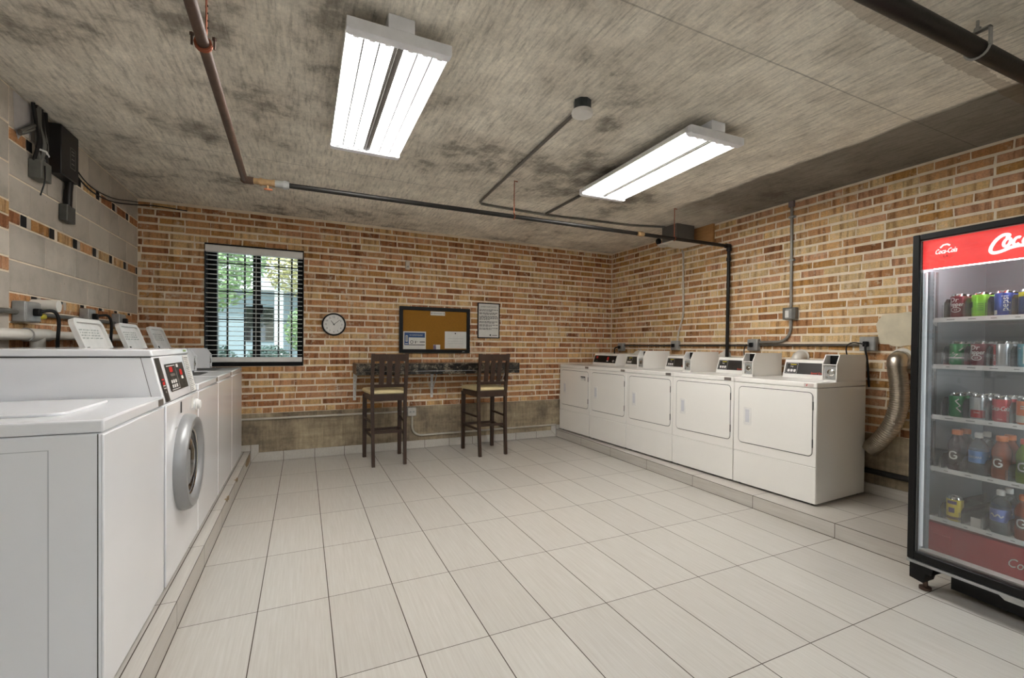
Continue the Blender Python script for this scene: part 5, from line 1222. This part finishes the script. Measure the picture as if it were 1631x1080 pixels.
# ------------------------------------------------------------------ outdoors beyond the window
gm = mat('pale_paving', rgb(196, 196, 190), .9, 0, .1, 3)
b = WB(); b.box(-14, 12, YB + .32, 26, .55, .6); struct(b.build('ground', gm, smooth=False))
def leaves(mb, c, r, n, size, rnd, squash=1.0):
    for _ in range(n):
        while True:
            p = Vector((rnd.uniform(-1, 1), rnd.uniform(-1, 1), rnd.uniform(-1, 1)))
            if p.length < 1: break
        p = Vector(c) + Vector((p.x * r, p.y * r, p.z * r * squash)); a = Vector((rnd.uniform(-1, 1), rnd.uniform(-1, 1), rnd.uniform(-.6, .6))).normalized(); q = a.orthogonal().normalized() * size * .5; a = a * size
        mb.add([p - a, p + q, p + a, p - q], [(0, 1, 2, 3)])
def leafm(n, c, tl=.35):
    m, t, bb = nt(n); t.links.new(ramp(t, noise(t, coords(t), 3, 3), [(.3, tuple(x * .6 for x in c[:3]) + (1,)), (.7, c)]), bb.inputs['Base Color']); bb.inputs['Roughness'].default_value = .5; return m
lg = leafm('hedge_leaf', rgb(84, 108, 96)); ly = leafm('tree_leaf', rgb(140, 164, 112)); lgo = leafm('gold_leaf', rgb(196, 188, 132)); bark = mat('bark', rgb(120, 108, 96), .9, 0, .3, 12)
rnd = random.Random(21)
for i, (x, y, r, lb) in enumerate(((-1.18, 2.75, .30, 'leafy green shrub outside at left end of the window'), (-.56, 2.65, .30, 'leafy green shrub outside below middle of left window pane'), (.06, 2.80, .30, 'leafy green shrub outside near the window centre bar'))):
    t = thing('shrub', lb, 'shrub', (x, y, .6), 0, 'shrubs outside the window'); b = WB(); leaves(b, (x, y, .98), r, 1300, .034, rnd, .85); b.build('foliage', lg, t, smooth=False)
    b = WB(); b.tube([(x, y, .6), (x, y, .95)], .015, 6); b.build('stem', bark, t)
for (x, y, zc_, r, m_, lb, sp) in ((-1.45, 6.2, 3.05, 1.3, ly, 'green leafy tree outside seen high through left pane', 1.0), (.75, 9.1, 3.75, 1.5, lgo, 'golden green tree outside seen high through right pane', .9), (.55, 6.6, 1.55, .42, ly, 'small bright green bush outside seen low through right pane', 1.2)):
    t = thing('tree', lb, 'tree', (x, y, .6)); b = WB(); leaves(b, (x, y, zc_), r, 5200 if r > 1 else 1500, .075 if r > 1 else .05, rnd, sp); b.build('foliage', m_, t, smooth=False)
    b = WB(); b.tube([(x, y, .6), (x + .06, y, zc_ - r * .4), (x + .1, y, zc_)], .11 if r > 1 else .03, 8, True, [.13, .10, .05] if r > 1 else [.03, .02, .01]); b.build('trunk', bark, t)
bd_ = thing('building', 'pale grey building across the courtyard seen through window blind', 'building', (-2, 11, .6))
b = WB(); b.box(-12, 8, 11, 13, .6, 2.75); b.build('wall', mat('pale_render', rgb(134, 146, 150), .9, 0, .06, 2), bd_)
b = WB(); b.box(-12, 8, 10.4, 13, 2.75, 2.95); b.build('eaves', mat('white_eaves', rgb(206, 208, 206), .8), bd_)
for x in (-4.6, -3.2, -1.0, .6):
    b = WB(); b.box(x, x + .7, 10.96, 11.0, 1.3, 2.3); b.build('window', M['dark_glass'], bd_)
for x in (-2.15, -.25, 1.5):
    b = WB(); b.box(x, x + .22, 10.4, 10.62, .6, 2.75); b.build('post', mat('white_post', rgb(222, 224, 224), .8), bd_)

# ------------------------------------------------------------------ light from outside, camera, colour
w = bpy.data.worlds.new('World'); SC.world = w; w.use_nodes = True; bg = w.node_tree.nodes['Background']
bg.inputs[0].default_value = (.78, .90, 1.0, 1); bg.inputs[1].default_value = 2.6
sun = bpy.data.lights.new('sun', 'SUN'); sun.energy = 3.0; sun.angle = .02; so = bpy.data.objects.new('sun', sun); COL.objects.link(so); so.rotation_euler = (math.radians(42), 0, math.radians(-25))

cd = bpy.data.cameras.new('camera'); cam = bpy.data.objects.new('camera', cd); COL.objects.link(cam); SC.camera = cam
fpx, yaw, pitch, roll, pcx, pcy = 727.93329, 0.4439, -0.01069, 0.01014, 829.32959, 558.82024
cd.sensor_fit = 'HORIZONTAL'; cd.sensor_width = 36.0; cd.lens = fpx * 36.0 / 1631.0; cd.clip_start = .02; cd.clip_end = 200
cd.shift_x = -(pcx - 815.5) / 1631.0; cd.shift_y = (pcy - 540.0) / 1631.0
cY, sY, cP, sP = math.cos(yaw), math.sin(yaw), math.cos(pitch), math.sin(pitch)
F = Vector((sY * cP, cY * cP, sP)); R0 = Vector((cY, -sY, 0)); U0 = R0.cross(F); c_, s_ = math.cos(roll), math.sin(roll)
Rr = R0 * c_ + U0 * s_; Uu = U0 * c_ - R0 * s_
cam.matrix_world = Matrix(((Rr.x, Uu.x, -F.x, 1.61188 * U), (Rr.y, Uu.y, -F.y, -13.95198 * U), (Rr.z, Uu.z, -F.z, 4.0908 * U), (0, 0, 0, 1)))
SC.view_settings.view_transform = 'Standard'; SC.view_settings.look = 'None'; SC.view_settings.gamma = 1.0; SC.view_settings.use_curve_mapping = False
SC.view_settings.exposure = 0.78
